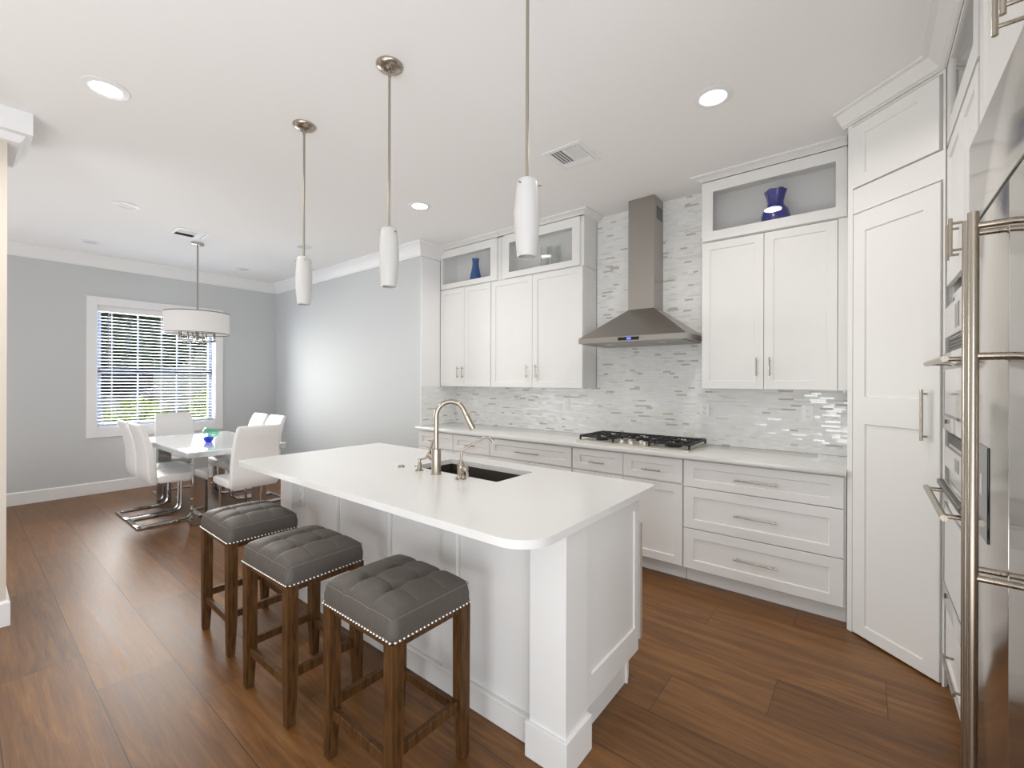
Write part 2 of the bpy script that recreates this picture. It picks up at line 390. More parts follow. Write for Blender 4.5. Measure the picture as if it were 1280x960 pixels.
    def build(s, name, mat, parent=None, smooth=True, angle=35):
        bmesh.ops.recalc_face_normals(s.bm, faces=s.bm.faces)
        me = bpy.data.meshes.new(name); s.bm.to_mesh(me); s.bm.free()
        me.materials.append(M[mat] if isinstance(mat, str) else mat)
        if smooth:
            me.polygons.foreach_set('use_smooth', [True] * len(me.polygons))
            me.set_sharp_from_angle(angle=math.radians(angle))
        o = bpy.data.objects.new(name, me); COL.objects.link(o)
        if parent is not None: o.parent = parent
        return o

def thing(name, label, cat, loc=(0, 0, 0), rz=0.0, group=None):
    o = bpy.data.objects.new(name, None); COL.objects.link(o); o.empty_display_size = 0.1
    o.location = loc; o.rotation_euler = (0, 0, rz); o['label'] = label; o['category'] = cat
    if group: o['group'] = group
    return o
def tag(o, label, cat, group=None):
    o['label'] = label; o['category'] = cat
    if group: o['group'] = group
    return o
def struct(o): o['kind'] = 'structure'; return o
def dup(root, loc, rz, label, group=None):
    r = root.copy(); COL.objects.link(r); r.location = loc; r.rotation_euler = (0, 0, rz); r['label'] = label
    if group: r['group'] = group
    for ch in list(root.children):
        c = ch.copy(); COL.objects.link(c); c.parent = r
        for g in list(ch.children):
            d = g.copy(); COL.objects.link(d); d.parent = c
    return r

# ================================================================== setting
CEIL = 2.975
YW, YD, XS, XL, XR = 3.815, 3.26, -3.92, -7.52, 0.90      # kitchen wall, dining wall, stub face, window wall, right wall
struct(MB().box(-7.7, 1.1, -4.2, 4.0, -0.06, 0.0).build('floor', 'floor'))
struct(MB().box(-7.7, 1.1, -4.2, 4.0, CEIL, CEIL + 0.12).build('ceiling', 'ceiling'))
struct(MB().box(XS, XR + 0.15, YW, YW + 0.15, 0, CEIL).build('wall_back', 'wall'))
struct(MB().box(XL - 0.15, XS, YD, YW + 0.15, 0, CEIL).build('wall_dining', 'wall'))
struct(MB().box(XR, XR + 0.15, 0.95, YW, 0, CEIL).build('wall_right', 'wall'))
# window wall with its opening
WY0, WY1, WZ0, WZ1 = 1.095, 2.392, 0.82, 2.37
wl = MB()
wl.box(XL - 0.15, XL, -4.2, WY0, 0, CEIL); wl.box(XL - 0.15, XL, WY1, YD, 0, CEIL)
wl.box(XL - 0.15, XL, WY0, WY1, 0, WZ0); wl.box(XL - 0.15, XL, WY0, WY1, WZ1, CEIL)
struct(wl.build('wall_left', 'wall'))
# wall end beside the living room, at the left edge of the view
struct(MB().box(-4.35, -3.9, -2.6, 0.185, 0, CEIL).build('wall_front', 'wall_beige'))

def crown(path, name, sz=0.095, drop=0.15, prof=None):
    """crown moulding swept along a plan path; room side is to the left of travel"""
    prof = prof or [(0.0, 0.0), (sz, 0.0), (sz, -0.018), (sz * 0.82, -0.03), (sz * 0.45, -drop * 0.55), (sz * 0.2, -drop + 0.03), (0.014, -drop + 0.02), (0.014, -drop), (0, -drop)]
    mb = MB(); P = [Vector((x, y, 0)) for x, y in path]; rings = []
    for i, p in enumerate(P):
        d0 = (p - P[i - 1]).normalized() if i > 0 else (P[1] - P[0]).normalized()
        d1 = (P[i + 1] - p).normalized() if i < len(P) - 1 else d0
        n0 = Vector((-d0.y, d0.x, 0)); n1 = Vector((-d1.y, d1.x, 0))
        b = (n0 + n1); b = b / (b.dot(n0)) if b.length > 1e-6 else n0
        rings.append([p + b * a + Vector((0, 0, CEIL - 0.0005 + z)) for a, z in prof])
    mb.loft(rings)
    return struct(mb.build(name, 'trim', angle=25))
g = 0.001
crown([(XS + 0.0 , YW - 0.27), (XS, YD), (XL, YD), (XL, -4.0)][::1], 'trim_1')
crown([(-3.9, -2.5), (-3.9, 0.185), (-4.35, 0.185)][::-1], 'trim_2', prof=[(0, 0), (.095, 0), (.095, -.125), (.070, -.132), (.055, -.160), (.045, -.172), (0, -.172)])
def base(path, name, h=0.145, t=0.016):
    mb = MB(); P = [Vector((x, y, 0)) for x, y in path]; rings = []
    for i, p in enumerate(P):
        d0 = (p - P[i - 1]).normalized() if i > 0 else (P[1] - P[0]).normalized()
        d1 = (P[i + 1] - p).normalized() if i < len(P) - 1 else d0
        n0 = Vector((-d0.y, d0.x, 0)); n1 = Vector((-d1.y, d1.x, 0)); b = n0 + n1; b = b / b.dot(n0)
        rings.append([p + b * a + Vector((0, 0, z)) for a, z in ((0, 0.0005), (t, 0.0005), (t, h - 0.012), (t * 0.4, h), (0, h))])
    mb.loft(rings); return struct(mb.build(name, 'trim', angle=25))
base([(XS - 0.02, YD), (XL, YD), (XL, -4.0)], 'baseboard_left')
base([(-4.35, 0.185), (-3.9, 0.185), (-3.9, -2.5)], 'baseboard_front')

YU0 = 3.545
# mosaic backsplash: a thin skin on the walls
t = MB()
t.box(XS + 0.0002, -0.088, YW - 0.008, YW - 0.0002, 0.9175, 1.372)
t.box(-2.004, -0.984, YW - 0.008, YW - 0.0002, 1.372, CEIL - 0.001)
t.box(XS + 0.0002, XS + 0.008, YD + 0.006, YW - 0.008, 0.9175, 1.357)
struct(t.build('wall_tile', 'tile', smooth=False))
struct(MB().box(XS + 0.0002, XS + 0.010, YD + 0.0005, YD + 0.006, 0.9175, 1.357).build('trim_3', 'trim'))

struct(MB().box(XS + 0.0002, XS + 0.010, YD + 0.0005, YU0 - .001, 1.3575, CEIL - .155).build('trim_4', 'trim'))

# ---- window
wn = bpy.data.objects.new('window_1', None); COL.objects.link(wn); struct(wn)
cs = MB(); X0 = XL + 0.0005; X1 = XL + 0.022
OY0, OY1, OZ0, OZ1 = 1.003, 2.488, 0.70, 2.463
cs.box(X0, X1, OY0, WY0 + .004, OZ0, OZ1, .002); cs.box(X0, X1, WY1 - .004, OY1, OZ0, OZ1, .002)
cs.box(X0, X1, WY0 + .004, WY1 - .004, WZ1 - .004, OZ1, .002); cs.box(X0, X1, WY0 + .004, WY1 - .004, OZ0, WZ0 + .004, .002)
cs.build('casing', 'trim', wn)
jb = MB()
jb.box(XL - .15, X0, WY0, WY0 + .012, WZ0, WZ1); jb.box(XL - .15, X0, WY1 - .012, WY1, WZ0, WZ1)
jb.box(XL - .15, X0, WY0, WY1, WZ0, WZ0 + .012); jb.box(XL - .15, X0, WY0, WY1, WZ1 - .012, WZ1)
jb.build('jamb', 'trim', wn)
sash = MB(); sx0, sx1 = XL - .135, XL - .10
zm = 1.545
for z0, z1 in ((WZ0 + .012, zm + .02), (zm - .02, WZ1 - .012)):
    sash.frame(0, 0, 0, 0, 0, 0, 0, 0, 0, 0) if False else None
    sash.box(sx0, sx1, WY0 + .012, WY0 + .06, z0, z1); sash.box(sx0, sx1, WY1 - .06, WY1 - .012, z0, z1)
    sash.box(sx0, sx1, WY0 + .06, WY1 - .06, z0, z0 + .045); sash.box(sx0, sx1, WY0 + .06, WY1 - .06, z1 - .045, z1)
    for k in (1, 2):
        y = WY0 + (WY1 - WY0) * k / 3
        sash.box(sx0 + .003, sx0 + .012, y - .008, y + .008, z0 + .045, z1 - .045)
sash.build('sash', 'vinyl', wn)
MB().box(XL - .120, XL - .116, WY0 + .03, WY1 - .03, WZ0 + .03, WZ1 - .03).build('glass_pane', 'wglass', wn)

bl = thing('window_blind', 'white horizontal slat blind lowered over the dining window, slats tilted open', 'window blind', (XL - .045, (WY0 + WY1) / 2, WZ0))
hb = (WY1 - WY0) / 2 - .016; BH = WZ1 - WZ0
MB().box(-.03, .03, -hb, hb, BH - .085, BH - .014, .003).build('headrail', 'trim', bl)
sl = MB(); ns = 33; tilt = math.radians(-12)
for i in range(ns):
    z = 0.055 + (BH - .145 - .055) * i / (ns - 1)
    c, s_ = math.cos(tilt) * .0245, math.sin(tilt) * .0245
    pts = []
    for k in range(5):
        f = -1 + k / 2
        pts.append((f * c, z + f * s_ + .003 * (1 - f * f)))
    poly = [(a, b) for a, b in pts] + [(a, b - .0022) for a, b in pts[::-1]]
    lo = [sl.bm.verts.new((a, -hb, b)) for a, b in poly]; hi = [sl.bm.verts.new((a, hb, b)) for a, b in poly]
    n = len(poly)
    sl.bm.faces.new(lo[::-1]); sl.bm.faces.new(hi)
    for k in range(n): sl.bm.faces.new((lo[k], lo[(k + 1) % n], hi[(k + 1) % n], hi[k]))
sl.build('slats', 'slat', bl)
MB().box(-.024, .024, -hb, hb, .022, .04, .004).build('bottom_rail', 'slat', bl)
for y in (-hb + .14, 0.02, hb - .28):
    cdm = MB(); cdm.box(-.0275, -.026, y - .002, y + .002, .03, BH - .085); cdm.box(.026, .0275, y - .002, y + .002, .03, BH - .085)
    cdm.build('ladder_cord', 'cord', bl)
MB().cyl((.035, -hb + .10, BH - .09), (.035, -hb + .10, BH - .80), .0045, seg=8).build('wand', 'wand', bl)

# ================================================================== kitchen cabinets
def bar_handle_z(door, x, z0, z1, yf): return MB().barz(z0, z1, yf, x).build('handle', 'nickel', door)
def bar_handle_x(door, x0, x1, z, yf): return MB().barx(x0, x1, yf, z).build('handle', 'nickel', door)

YU = 3.545      # front of upper doors
def L(o):  # local frame helper
    return lambda x: x - o
def wall_cab(label, x0, x1, split, hz, fill=0.0, zb=1.36, zt=2.478):
    """lower wall unit with two shaker doors; local x from x0"""
    w_ = x1 - x0
    c = thing('wall_cabinet', label, 'cabinet', (x0, YU, 0), 0, 'upper kitchen cabinets with two doors')
    MB().box(0, w_, .0205, YW - YU - .010, zb, zt + .001, .001).build('body', 'cab', c)
    sp = split - x0
    for a, b, hx in ((0.002, sp - .0018, hz[0] - x0), (sp + .0018, w_ - .002 - fill, hz[1] - x0)):
        d = MB().shaker(a, b, zb + .002, zt - .004, 0).build('door', 'cab', c, angle=20)
        bar_handle_z(d, hx, zb + .095, zb + .225, 0)
    if fill > 0: MB().box(w_ - fill + .002, w_, .006, .020, zb, zt).build('filler_strip', 'cab', c)
    return c
wall_cab('narrower two-door white wall cabinet in the corner, left of its wider neighbour', -3.905, -3.121, -3.516, (-3.603, -3.529))
wall_cab('wider two-door white wall cabinet between the narrow corner unit and the range hood', -3.117, -2.012, -2.577, (-2.637, -2.520))
wall_cab('two-door white wall cabinet right of the range hood, below the indigo vase', -0.983, -0.094, -0.566, (-0.609, -0.528), fill=0.052, zb=1.372)

def glass_cab(label, x0, x1, dx0, dx1, gx0, gx1, gz0=2.543, gz1=2.846, zb=2.482, zt=2.936):
    w_ = x1 - x0; D = YW - YU - .010
    c = thing('glass_cabinet', label, 'cabinet', (x0, YU, 0), 0, 'glass fronted display cabinets under the ceiling')
    b = MB(); th = .018
    b.box(0, th, .0205, D, zb, zt); b.box(w_ - th, w_, .0205, D, zb, zt)
    b.box(th, w_ - th, .0205, D, zb, zb + th); b.box(th, w_ - th, .0205, D, zt - th, zt); b.box(th, w_ - th, D - .006, D, zb + th, zt - th)
    # face frame
    b.box(th, dx0 - x0 + .03, .0205, .038, zb + th, zt - th); b.box(dx1 - x0 - .03, w_ - th, .0205, .038, zb + th, zt - th)
    b.build('body', 'cabinside', c)
    d = MB().frame(dx0 - x0, dx1 - x0, zb + .004, zt - .004, 0, .019, gx0 - x0, gx1 - x0, gz0, gz1).build('door', 'cab', c)
    MB().box(gx0 - x0 + .0005, gx1 - x0 - .0005, .008, .012, gz0 + .0005, gz1 - .0005).build('glass_pane', 'glass', d)
    cx = (gx0 + gx1) / 2 - x0
    MB().cyl((cx, .13, zt - th - .012), (cx, .13, zt - th), .033, seg=20).build('puck_light', 'steel', c)
    return c
def cab_crown(name, path, parent, sz=.07, drop=.038, z=CEIL):
    prof = [(0, 0), (sz, 0), (sz, -.012), (sz * .75, -.016), (sz * .3, -drop + .010), (.012, -drop + .004), (.012, -drop), (0, -drop)]
    mb = MB(); P = [Vector((x, y, 0)) for x, y in path]; rings = []
    for i, p in enumerate(P):
        d0 = (p - P[i - 1]).normalized() if i > 0 else (P[1] - P[0]).normalized()
        d1 = (P[i + 1] - p).normalized() if i < len(P) - 1 else d0
        n0 = Vector((-d0.y, d0.x, 0)); n1 = Vector((-d1.y, d1.x, 0)); b = n0 + n1; b = b / b.dot(n0)
        rings.append([p - b * a + Vector((0, 0, z - .001 + q)) for a, q in prof])
    mb.loft(rings); return mb.build(name, 'cab', parent, angle=25)
g1 = glass_cab('small glass-front display cabinet holding the tapered blue bottle vase', -3.905, -2.988, -3.90, -3.040, -3.872, -3.129)
g2 = glass_cab('glass-front display cabinet holding clear glassware, left of the hood', -2.984, -2.012, -2.936, -2.046, -2.877, -2.127)
g3 = glass_cab('wide glass-front display cabinet with the indigo ruffled vase, right of the hood', -0.983, -0.094, -0.983, -0.100, -0.906, -0.158, 2.556, 2.853, 2.484)
cab_crown('crown', [(0.0, .0), (.917, .0)], g1)
cab_crown('crown', [(0.0, .0), (.972, .0), (.972, YW - YU - .012)], g2)
cab_crown('crown', [(0, YW - YU - .012), (0, .0), (.885, .0)], g3)

# vases in the glass cabinets
def vase_prof(outer, th=.004):
    return outer + [(max(r - th, .001), z) for r, z in outer[::-1] if z > outer[0][1] + .008] + [(0, outer[0][1] + .01)]
zc = 2.482 + .0188
o = MB().lathe([(0, 0), (.062, 0), (.070, .012), (.069, .05), (.058, .12), (.043, .19), (.036, .235), (.036, .26), (.041, .295), (.043, .30), (.039, .298), (.033, .26), (.034, .235), (.04, .19), (.055, .12), (.066, .05), (.06, .012), (0, .010)], seg=36).build('bottle_vase', 'blueglass')
o.location = (-3.452, 3.66, zc); tag(o, 'tapered cobalt blue glass bottle vase in the leftmost display cabinet', 'vase')
rf = MB(); seg = 48; prof = [(0, 0), (.055, 0), (.076, .02), (.090, .06), (.092, .105), (.082, .145), (.060, .175), (.052, .195), (.053, .22), (.060, .255), (.070, .288)]
rings = []
for r, z in prof + [(r - .004, z + .001) for r, z in prof[::-1][:-1]] :
    if r < .004: rings.append([rf.bm.verts.new((0, 0, z + (.004 if z > 0 else 0)))]); continue
    k = max(0, (z - .20)) / .08 * .35
    rings.append([rf.bm.verts.new(((r + .010 * k * math.cos(6 * a)) * math.cos(a), (r + .010 * k * math.cos(6 * a)) * math.sin(a), z + .008 * k * math.sin(6 * a))) for a in [2 * PI * i / seg for i in range(seg)]])
for a, b in zip(rings, rings[1:]):
    for i in range(seg):
        j = (i + 1) % seg
        if len(a) == 1: rf.bm.faces.new((a[0], b[j], b[i]))
        elif len(b) == 1: rf.bm.faces.new((a[i], a[j], b[0]))
        else: rf.bm.faces.new((a[i], a[j], b[j], b[i]))
o = rf.build('ruffled_vase', 'indigoglass'); o.location = (-0.512, 3.66, zc + .002); tag(o, 'round-bellied indigo vase with flared ruffled rim in the right display cabinet', 'vase')
gl0 = MB()
pr = [(0, 0), (.040, 0)]
for k in range(22): pr.append((.040 + (.0025 if k % 2 else 0), .008 + k * .0115))
pr += [(.041, .262), (.037, .262), (.036, .012), (0, .010)]
for (x, y, sc, lab) in ((-2.505, 3.66, 1.0, 'left of the two clear ribbed cylinder glasses in the display cabinet'), (-2.395, 3.68, .98, 'right of the two clear ribbed cylinder glasses in the display cabinet')):
    o = MB().lathe(pr, seg=28).build('ribbed_glass', 'clearglass'); o.location = (x, y, zc); o.scale = (sc, sc, sc)
    tag(o, lab, 'glass vase', 'clear ribbed glasses in the display cabinet')

# ---- base cabinets
YB = 3.215
def base_cab(label, x0, x1, fronts, fill=0):
    """fronts: list of (kind, x0, x1, z0, z1, handle)"""
    c = thing('base_cabinet', label, 'cabinet', (x0, YB, 0), 0, 'white base cabinets along the cooktop wall')
    w_ = x1 - x0
    MB().box(0.0005, w_ - .0005, .0205, YW - YB - .012, .11, .8865).build('body', 'cab', c)
    MB().box(0.0005, w_ - .0005, .085, .10, .0005, .1095).build('toe_kick', 'cab', c)
    for kind, a, b, z0, z1, hd in fronts:
        st = .035 if kind == 'drawer' and z1 - z0 < .2 else .057
        if kind == 'drawer' and z1 - z0 < .22: d = MB().shaker(a - x0, b - x0, z0, z1, 0, rails=[(a - x0 + .068, b - x0 - .068, z0 + .052, z1 - .052)])
        elif kind == 'drawer': d = MB().shaker(a - x0, b - x0, z0, z1, 0, rails=[(a - x0 + .068, b - x0 - .068, z0 + .062, z1 - .062)])
        else: d = MB().shaker(a - x0, b - x0, z0, z1, 0)
        d = d.build(kind, 'cab', c, angle=20)
        if hd:
            if hd[0] == 'x': bar_handle_x(d, hd[1] - x0, hd[2] - x0, hd[3], 0)
            else: bar_handle_z(d, hd[1] - x0, hd[2], hd[3], 0)
    return c
T0, T1, B0, B1 = .704, .872, .118, .690
base_cab('narrow white base cabinet with one drawer at the corner end of the run', -3.898, -3.351, [('drawer', -3.895, -3.353, T0, T1, ('x', -3.70, -3.57, .777)), ('door', -3.895, -3.353, B0, B1, ('z', -3.40, .54, .67))])
base_cab('second white base cabinet from the left corner, small drawer seen behind the taps', -3.349, -2.843, [('drawer', -3.347, -2.845, T0, T1, ('x', -3.155, -3.02, .777)), ('door', -3.347, -2.845, B0, B1, ('z', -2.89, .54, .67))])
base_cab('white base cabinet with one wide drawer left of the cooktop', -2.841, -1.924, [('drawer', -2.838, -1.930, T0, T1, ('x', -2.51, -2.25, .777)), ('door', -2.838, -2.386, B0, B1, ('z', -2.43, .54, .67)), ('door', -2.382, -1.930, B0, B1, ('z', -2.34, .54, .67))])
base_cab('white base cabinet with two small drawers under the cooktop', -1.920, -1.016, [('drawer', -1.916, -1.470, T0, T1, ('x', -1.755, -1.618, .775)), ('drawer', -1.466, -1.019, T0, T1, ('x', -1.308, -1.168, .775)), ('door', -1.916, -1.470, B0, B1, ('z', -1.51, .54, .67)), ('door', -1.466, -1.019, B0, B1, ('z', -1.425, .54, .67))])
cb = base_cab('white base cabinet with three wide stacked drawers beside the pantry', -1.012, -0.090, [('drawer', -1.009, -.101, .690, .874, ('x', -.680, -.428, .777)), ('drawer', -1.009, -.101, .400, .684, ('x', -.682, -.430, .541)), ('drawer', -1.009, -.101, .116, .394, ('x', -.682, -.430, .257))])
ct = MB().box(-3.912, -0.088, 3.178, YW - .010, .887, .917, .003, 2).build('countertop', 'quartz')
tag(ct, 'long white quartz worktop along the tiled back wall', 'worktop')

# ---- cooktop
ck = thing('gas_cooktop', 'stainless gas cooktop with black cast iron grates on the back worktop', 'cooktop', (-1.455, 3.53, .9172))
tr = MB(); tr.box(-.465, .465, -.255, .235, 0, .010, .004, 2); tr.box(-.44, .44, -.235, .215, .010, .013, .002)
tr.build('tray', 'traysteel', ck)
for (bx, by, br) in ((-.30, .10, .050), (-.30, -.10, .042), (0, .075, .058), (.30, .10, .044), (.30, -.10, .052)):
    bu = MB().lathe([(0, .013), (br * 1.25, .013), (br * 1.2, .020), (br, .024), (br, .030), (br * .9, .034), (0, .034)], (bx, by, 0), seg=24).build('burner', 'iron', ck)
for gx in (-.30, 0, .30):
    gr = MB(); hw, hd = (.150, .205) if gx else (.138, .205); zg = .046
    ylo = -hd if gx else -.055
    for sx in (-1, 1):
        gr.box(gx + sx * hw - .0075, gx + sx * hw + .0075, ylo, hd, zg - .008, zg + .006, .002)
    for yy in (ylo, hd) if not gx else (ylo, 0, hd):
        gr.box(gx - hw, gx + hw, yy - .0075, yy + .0075, zg - .008, zg + .006, .002)
    for yy in ((-.1, .1) if gx else (.075,)):
        r_in, r_out = .035, .097
        gr.box(gx - hw, gx - r_in, yy - .0065, yy + .0065, zg - .005, zg + .009, .002); gr.box(gx + r_in, gx + hw, yy - .0065, yy + .0065, zg - .005, zg + .009, .002)
        gr.box(gx - .0065, gx + .0065, yy - r_out, yy - r_in, zg - .005, zg + .009, .002); gr.box(gx - .0065, gx + .0065, yy + r_in, yy + r_out, zg - .005, zg + .009, .002)
    for q in (-.075, .075):
        for yy in ((-.1, .1) if gx else (.075,)): gr.box(gx + q - .005, gx + q + .005, yy - .098, yy + .098, zg - .004, zg + .007, .002)
    for sx in (-1, 1):
        for yy in (ylo, hd): gr.box(gx + sx * hw - .007, gx + sx * hw + .007, yy - .007, yy + .007, .0127, zg, .002)
    gr.build('grate', 'iron', ck)
for kx, ky in ((-.095, -.155), (0, -.185), (.095, -.155), (-.048, -.105), (.048, -.105)):
    MB().cyl((kx, ky, .0127), (kx, ky, .036), .019, .0165, seg=18).build('knob', 'traysteel', ck)

# ---- range hood
hd = thing('range_hood', 'stainless steel chimney range hood on the tiled wall above the cooktop', 'range hood', (-1.472, YW - .0085, 0))
hx, hy = .448, .492
cn = MB()
# rim band
cn.box(-hx, hx, -hy, 0, 1.742, 1.785)
a = [(-hx, -hy, 1.785), (hx, -hy, 1.785), (hx, 0, 1.785), (-hx, 0, 1.785)]
cxl, cxr, cyf, czt = -.130, .098, -.205, 2.035
b_ = [(cxl, cyf, czt), (cxr, cyf, czt), (cxr, 0, czt), (cxl, 0, czt)]
A_ = [cn.bm.verts.new(p) for p in a]; B_ = [cn.bm.verts.new(p) for p in b_]
for i in range(4): cn.bm.faces.new((A_[i], A_[(i + 1) % 4], B_[(i + 1) % 4], B_[i]))
cn.bm.faces.new(A_[::-1]); cn.bm.faces.new(B_)
cn.build('canopy', 'steel', hd, angle=20)
ch = MB().box(cxl, cxr, cyf, 0, czt, CEIL - .0015, .002).build('chimney', 'steel', hd)
for k in range(4):
    MB().box(cxr - .001, cxr + .0012, cyf + .05 + k * .034, cyf + .066 + k * .034, 2.79, 2.90).build('vent_slot', 'dark', ch)
ft = MB().box(-hx + .03, hx - .03, -hy + .03, -.03, 1.734, 1.7425).build('filter', 'filter', hd)
pn = MB().box(-.088, .088, -hy - .002, -hy, 1.752, 1.777).build('control_panel', 'blackglass', hd)
MB().box(-.012, .022, -hy - .003, -hy - .0019, 1.756, 1.773).build('display', 'display', pn)
for sx in (-.22, .22):
    MB().cyl((sx, -.36, 1.731), (sx, -.36, 1.7345), .03, seg=20).build('hood_light', 'lens_off', hd)

# ---- outlets
def outlet(label, loc, rz, w_=.072, h_=.116, duplex=True):
    c = thing('wall_outlet', label, 'outlet', loc, rz, 'white outlets on the kitchen walls')
    MB().box(-w_ / 2, w_ / 2, -.006, 0, -h_ / 2, h_ / 2, .002, 2).build('cover_plate', 'plate', c)
    rc = MB()
    for z in (-.021, .021): rc.box(-.017, .017, -.0085, -.006, z - .0145, z + .0145, .004, 2)
    rc = rc.build('receptacle', 'plate', c)
    sl = MB()
    for z in (-.021, .021):
        for x in (-.0075, .0055): sl.box(x, x + .002, -.0089, -.0084, z - .003, z + .007)
        sl.cyl((0, -.0089, z - .009), (0, -.0084, z - .009), .0025, seg=8)
    sl.build('slots', 'dark', rc)
    return c
yo = YW - .0084
outlet('white wall outlet nearest the left corner, behind the tall tap', (-3.575, yo, 1.19), 0)
outlet('white wall outlet below the wider wall cabinet, left of the cooktop', (-2.345, yo, 1.19), 0)
outlet('white wall outlet just right of the cooktop under the cabinet edge', (-1.03, yo, 1.195), 0)
outlet('white duplex outlet on the tile nearest the pantry', (-.327, yo, 1.20), 0)

# ---- pantry (diagonal corner)
PX, PY = -.086, 3.215
rzp = math.atan2(2.888 - 3.215, .287 + .086); plen = math.hypot(2.888 - 3.215, .287 + .086)
pt = thing('pantry_cabinet', 'tall white diagonal corner pantry with two-panel door and bar handle', 'cabinet', (PX, PY, 0), rzp)  # body: diagonal front, corner behind
inv = Matrix.Rotation(-rzp, 4, 'Z') @ Matrix.Translation((-PX, -PY, 0))
bp = [(-.086, 3.235), (-.07, 3.225)]
def PL(x, y): v = inv @ Vector((x, y, 0)); return (v.x, v.y)
poly = [(0.0, .0205), (plen - .006, .0205), PL(.31, 2.905), PL(XR - .002, 2.905), PL(XR - .002, YW - .002), PL(-.086, YW - .002)]
MB().prism(poly, 0.012, 2.93).build('body', 'cab', pt)
fr = MB()
fr.box(0, .030, .0, .02, .0005, 2.93); fr.box(plen - .010, plen, .0, .02, .0005, 2.93); fr.box(.030, plen - .010, .004, .02, 2.385, 2.522); fr.box(.030, plen - .010, .004, .02, 2.885, 2.93)
fr.build('face_frame', 'cab', pt)
d = MB().shaker(.042, plen - .014, .012, 2.372, -.010, .028, rails=[(.110, .407, 1.345, 2.268), (.112, .411, .075, 1.195)]).build('door', 'cab', pt, angle=20)
MB().box(.042, plen - .014, -.0104, -.0099, 1.2845, 1.2865).build('joint_line', 'dark', d) if False else None
MB().barz(1.145, 1.392, -.010, .424, r=.0065).build('handle', 'nickel', d)
MB().shaker(.035, .474, 2.527, 2.876, -.008, .026, rails=[(.106, .379, 2.590, 2.812)]).build('upper_door', 'cab', pt, angle=20)
tdv = Matrix.Rotation(-rzp, 4, 'Z') @ Vector((0, -1.8, 0))
cab_crown('crown', [(-.02, .0), (plen + .002, .0), (plen + .002 + tdv.x, tdv.y)], pt, .085, .078)

# ---- oven tower on the right wall
XT = .290; Y0t = 2.882
TW = Y0t - 2.140
tw = thing('oven_cabinet', 'tall white oven cabinet with bottom drawer between pantry and refrigerator', 'cabinet', (XT, Y0t, 0), -PI / 2)
D = XR - XT - .004
b = MB(); th = .018
b.box(0, th, .021, D, .09, 2.93); b.box(TW - th, TW, .021, D, .09, 2.93)
b.box(th, TW - th, D - .01, D, .09, 2.93)
for z in (.09, .415, 1.815, 2.52, 2.912): b.box(th, TW - th, .021, D - .01, z, z + .018)
b.box(th, .05, .021, .038, .43, 1.815); b.box(TW - .05, TW - th, .021, .038, .43, 1.815)
b.box(th, TW - th, .021, .038, 1.775, 1.815); b.box(th, TW - th, .021, .038, 1.20, 1.222)
b.build('body', 'cab', tw)
MB().box(0, TW, .06, .075, .0005, .0895).build('toe_kick', 'cab', tw)
d = MB().shaker(.012, TW - .012, .10, .392, 0).build('drawer', 'cab', tw, angle=20)
MB().barx(.24, .56, 0, .262, r=.0065, off=.034).build('handle', 'nickel', d)
c_ = TW / 2 + .03
for a, b2, hx_ in ((.008, c_ - .002, c_ - .045), (c_ + .002, TW - .008, c_ + .045)):
    d = MB().shaker(a, b2, 1.872, 2.508, 0).build('door', 'cab', tw, angle=20)
    MB().barz(1.925, 2.07, 0, hx_, r=.0065, off=.034).build('handle', 'nickel', d)
d = MB().frame(.008, TW - .008, 2.528, 2.894, 0, .019, .115, TW - .09, 2.618, 2.868).build('glass_door', 'cab', tw)
MB().box(.1155, TW - .0905, .008, .012, 2.6185, 2.8675).build('glass_pane', 'glass', d)


def oven(name, label, z0, z1, wz0, wz1, hz, logo_z, vz, cz):
    """built-in oven; local frame like the tower"""
    o = thing(name, label, 'oven', (XT, Y0t, 0), -PI / 2)
    x0, x1 = .056, TW - .056
    MB().box(x0, x1, .006, .50, z0 + .004, z1 - .004, .002).build('body', 'palesteel', o)
    dz1 = hz + .045
    d = MB().box(x0, x1, -.018, .0055, logo_z - .035, dz1, .004, 2).build('door', 'ovenglass', o)
    MB().frame(x0 + .07, x1 - .07, wz0 - .012, wz1 + .012, -.0194, -.0178, x0 + .082, x1 - .082, wz0, wz1).build('window_frame', 'blackglass', d)
    MB().box(x0 + .082, x1 - .082, -.0186, -.0178, wz0, wz1).build('window', 'ovenglass', d)
    hb_ = MB(); hb_.cyl((x0 + .01, -.072, hz), (x1 - .01, -.072, hz), .0115, seg=14)
    for x in (x0 + .05, x1 - .05): hb_.cyl((x, -.072, hz), (x, -.018, hz), .009, seg=10)
    hb_.build('handle', 'nickel', d)
    lg = MB().box(x0 + .09, x0 + .104, -.0195, -.0178, logo_z - .009, logo_z + .009).build('emblem', 'black', d)
    if name == 'wall_oven': MB().box(x0 + .004, x1 - .004, -.036, -.0185, hz + .022, hz + .044, .003).build('handle_shield', 'blacksteel', d)
    vn = MB(); n = 4
    for k in range(n):
        z = vz[0] + (vz[1] - vz[0]) * (k + .5) / n
        vn.box(x0 + .012, x1 - .012, .0015, .007, z - .0056, z + .0056)
    vn.build('vent_slots', 'black', o)
    cp = MB().box(x0, x1, -.010, .0055, cz[0], cz[1], .003).build('control_panel', 'palesteel', o)
    MB().box(x0 + .30, x0 + .40, -.0112, -.0098, cz[0] + .02, cz[1] - .02).build('display', 'blackglass', cp)
    return o
oven('microwave_oven', 'upper built-in oven with control panel and slotted vent, under the paired doors', 1.226, 1.77, 1.292, 1.482, 1.512, 1.254, (1.56, 1.622), (1.628, 1.765))
oven('wall_oven', 'lower built-in oven with long bar handle above the bottom drawer', .435, 1.2, .545, .885, .942, .485, (1.155, 1.197), (1.05, 1.14))

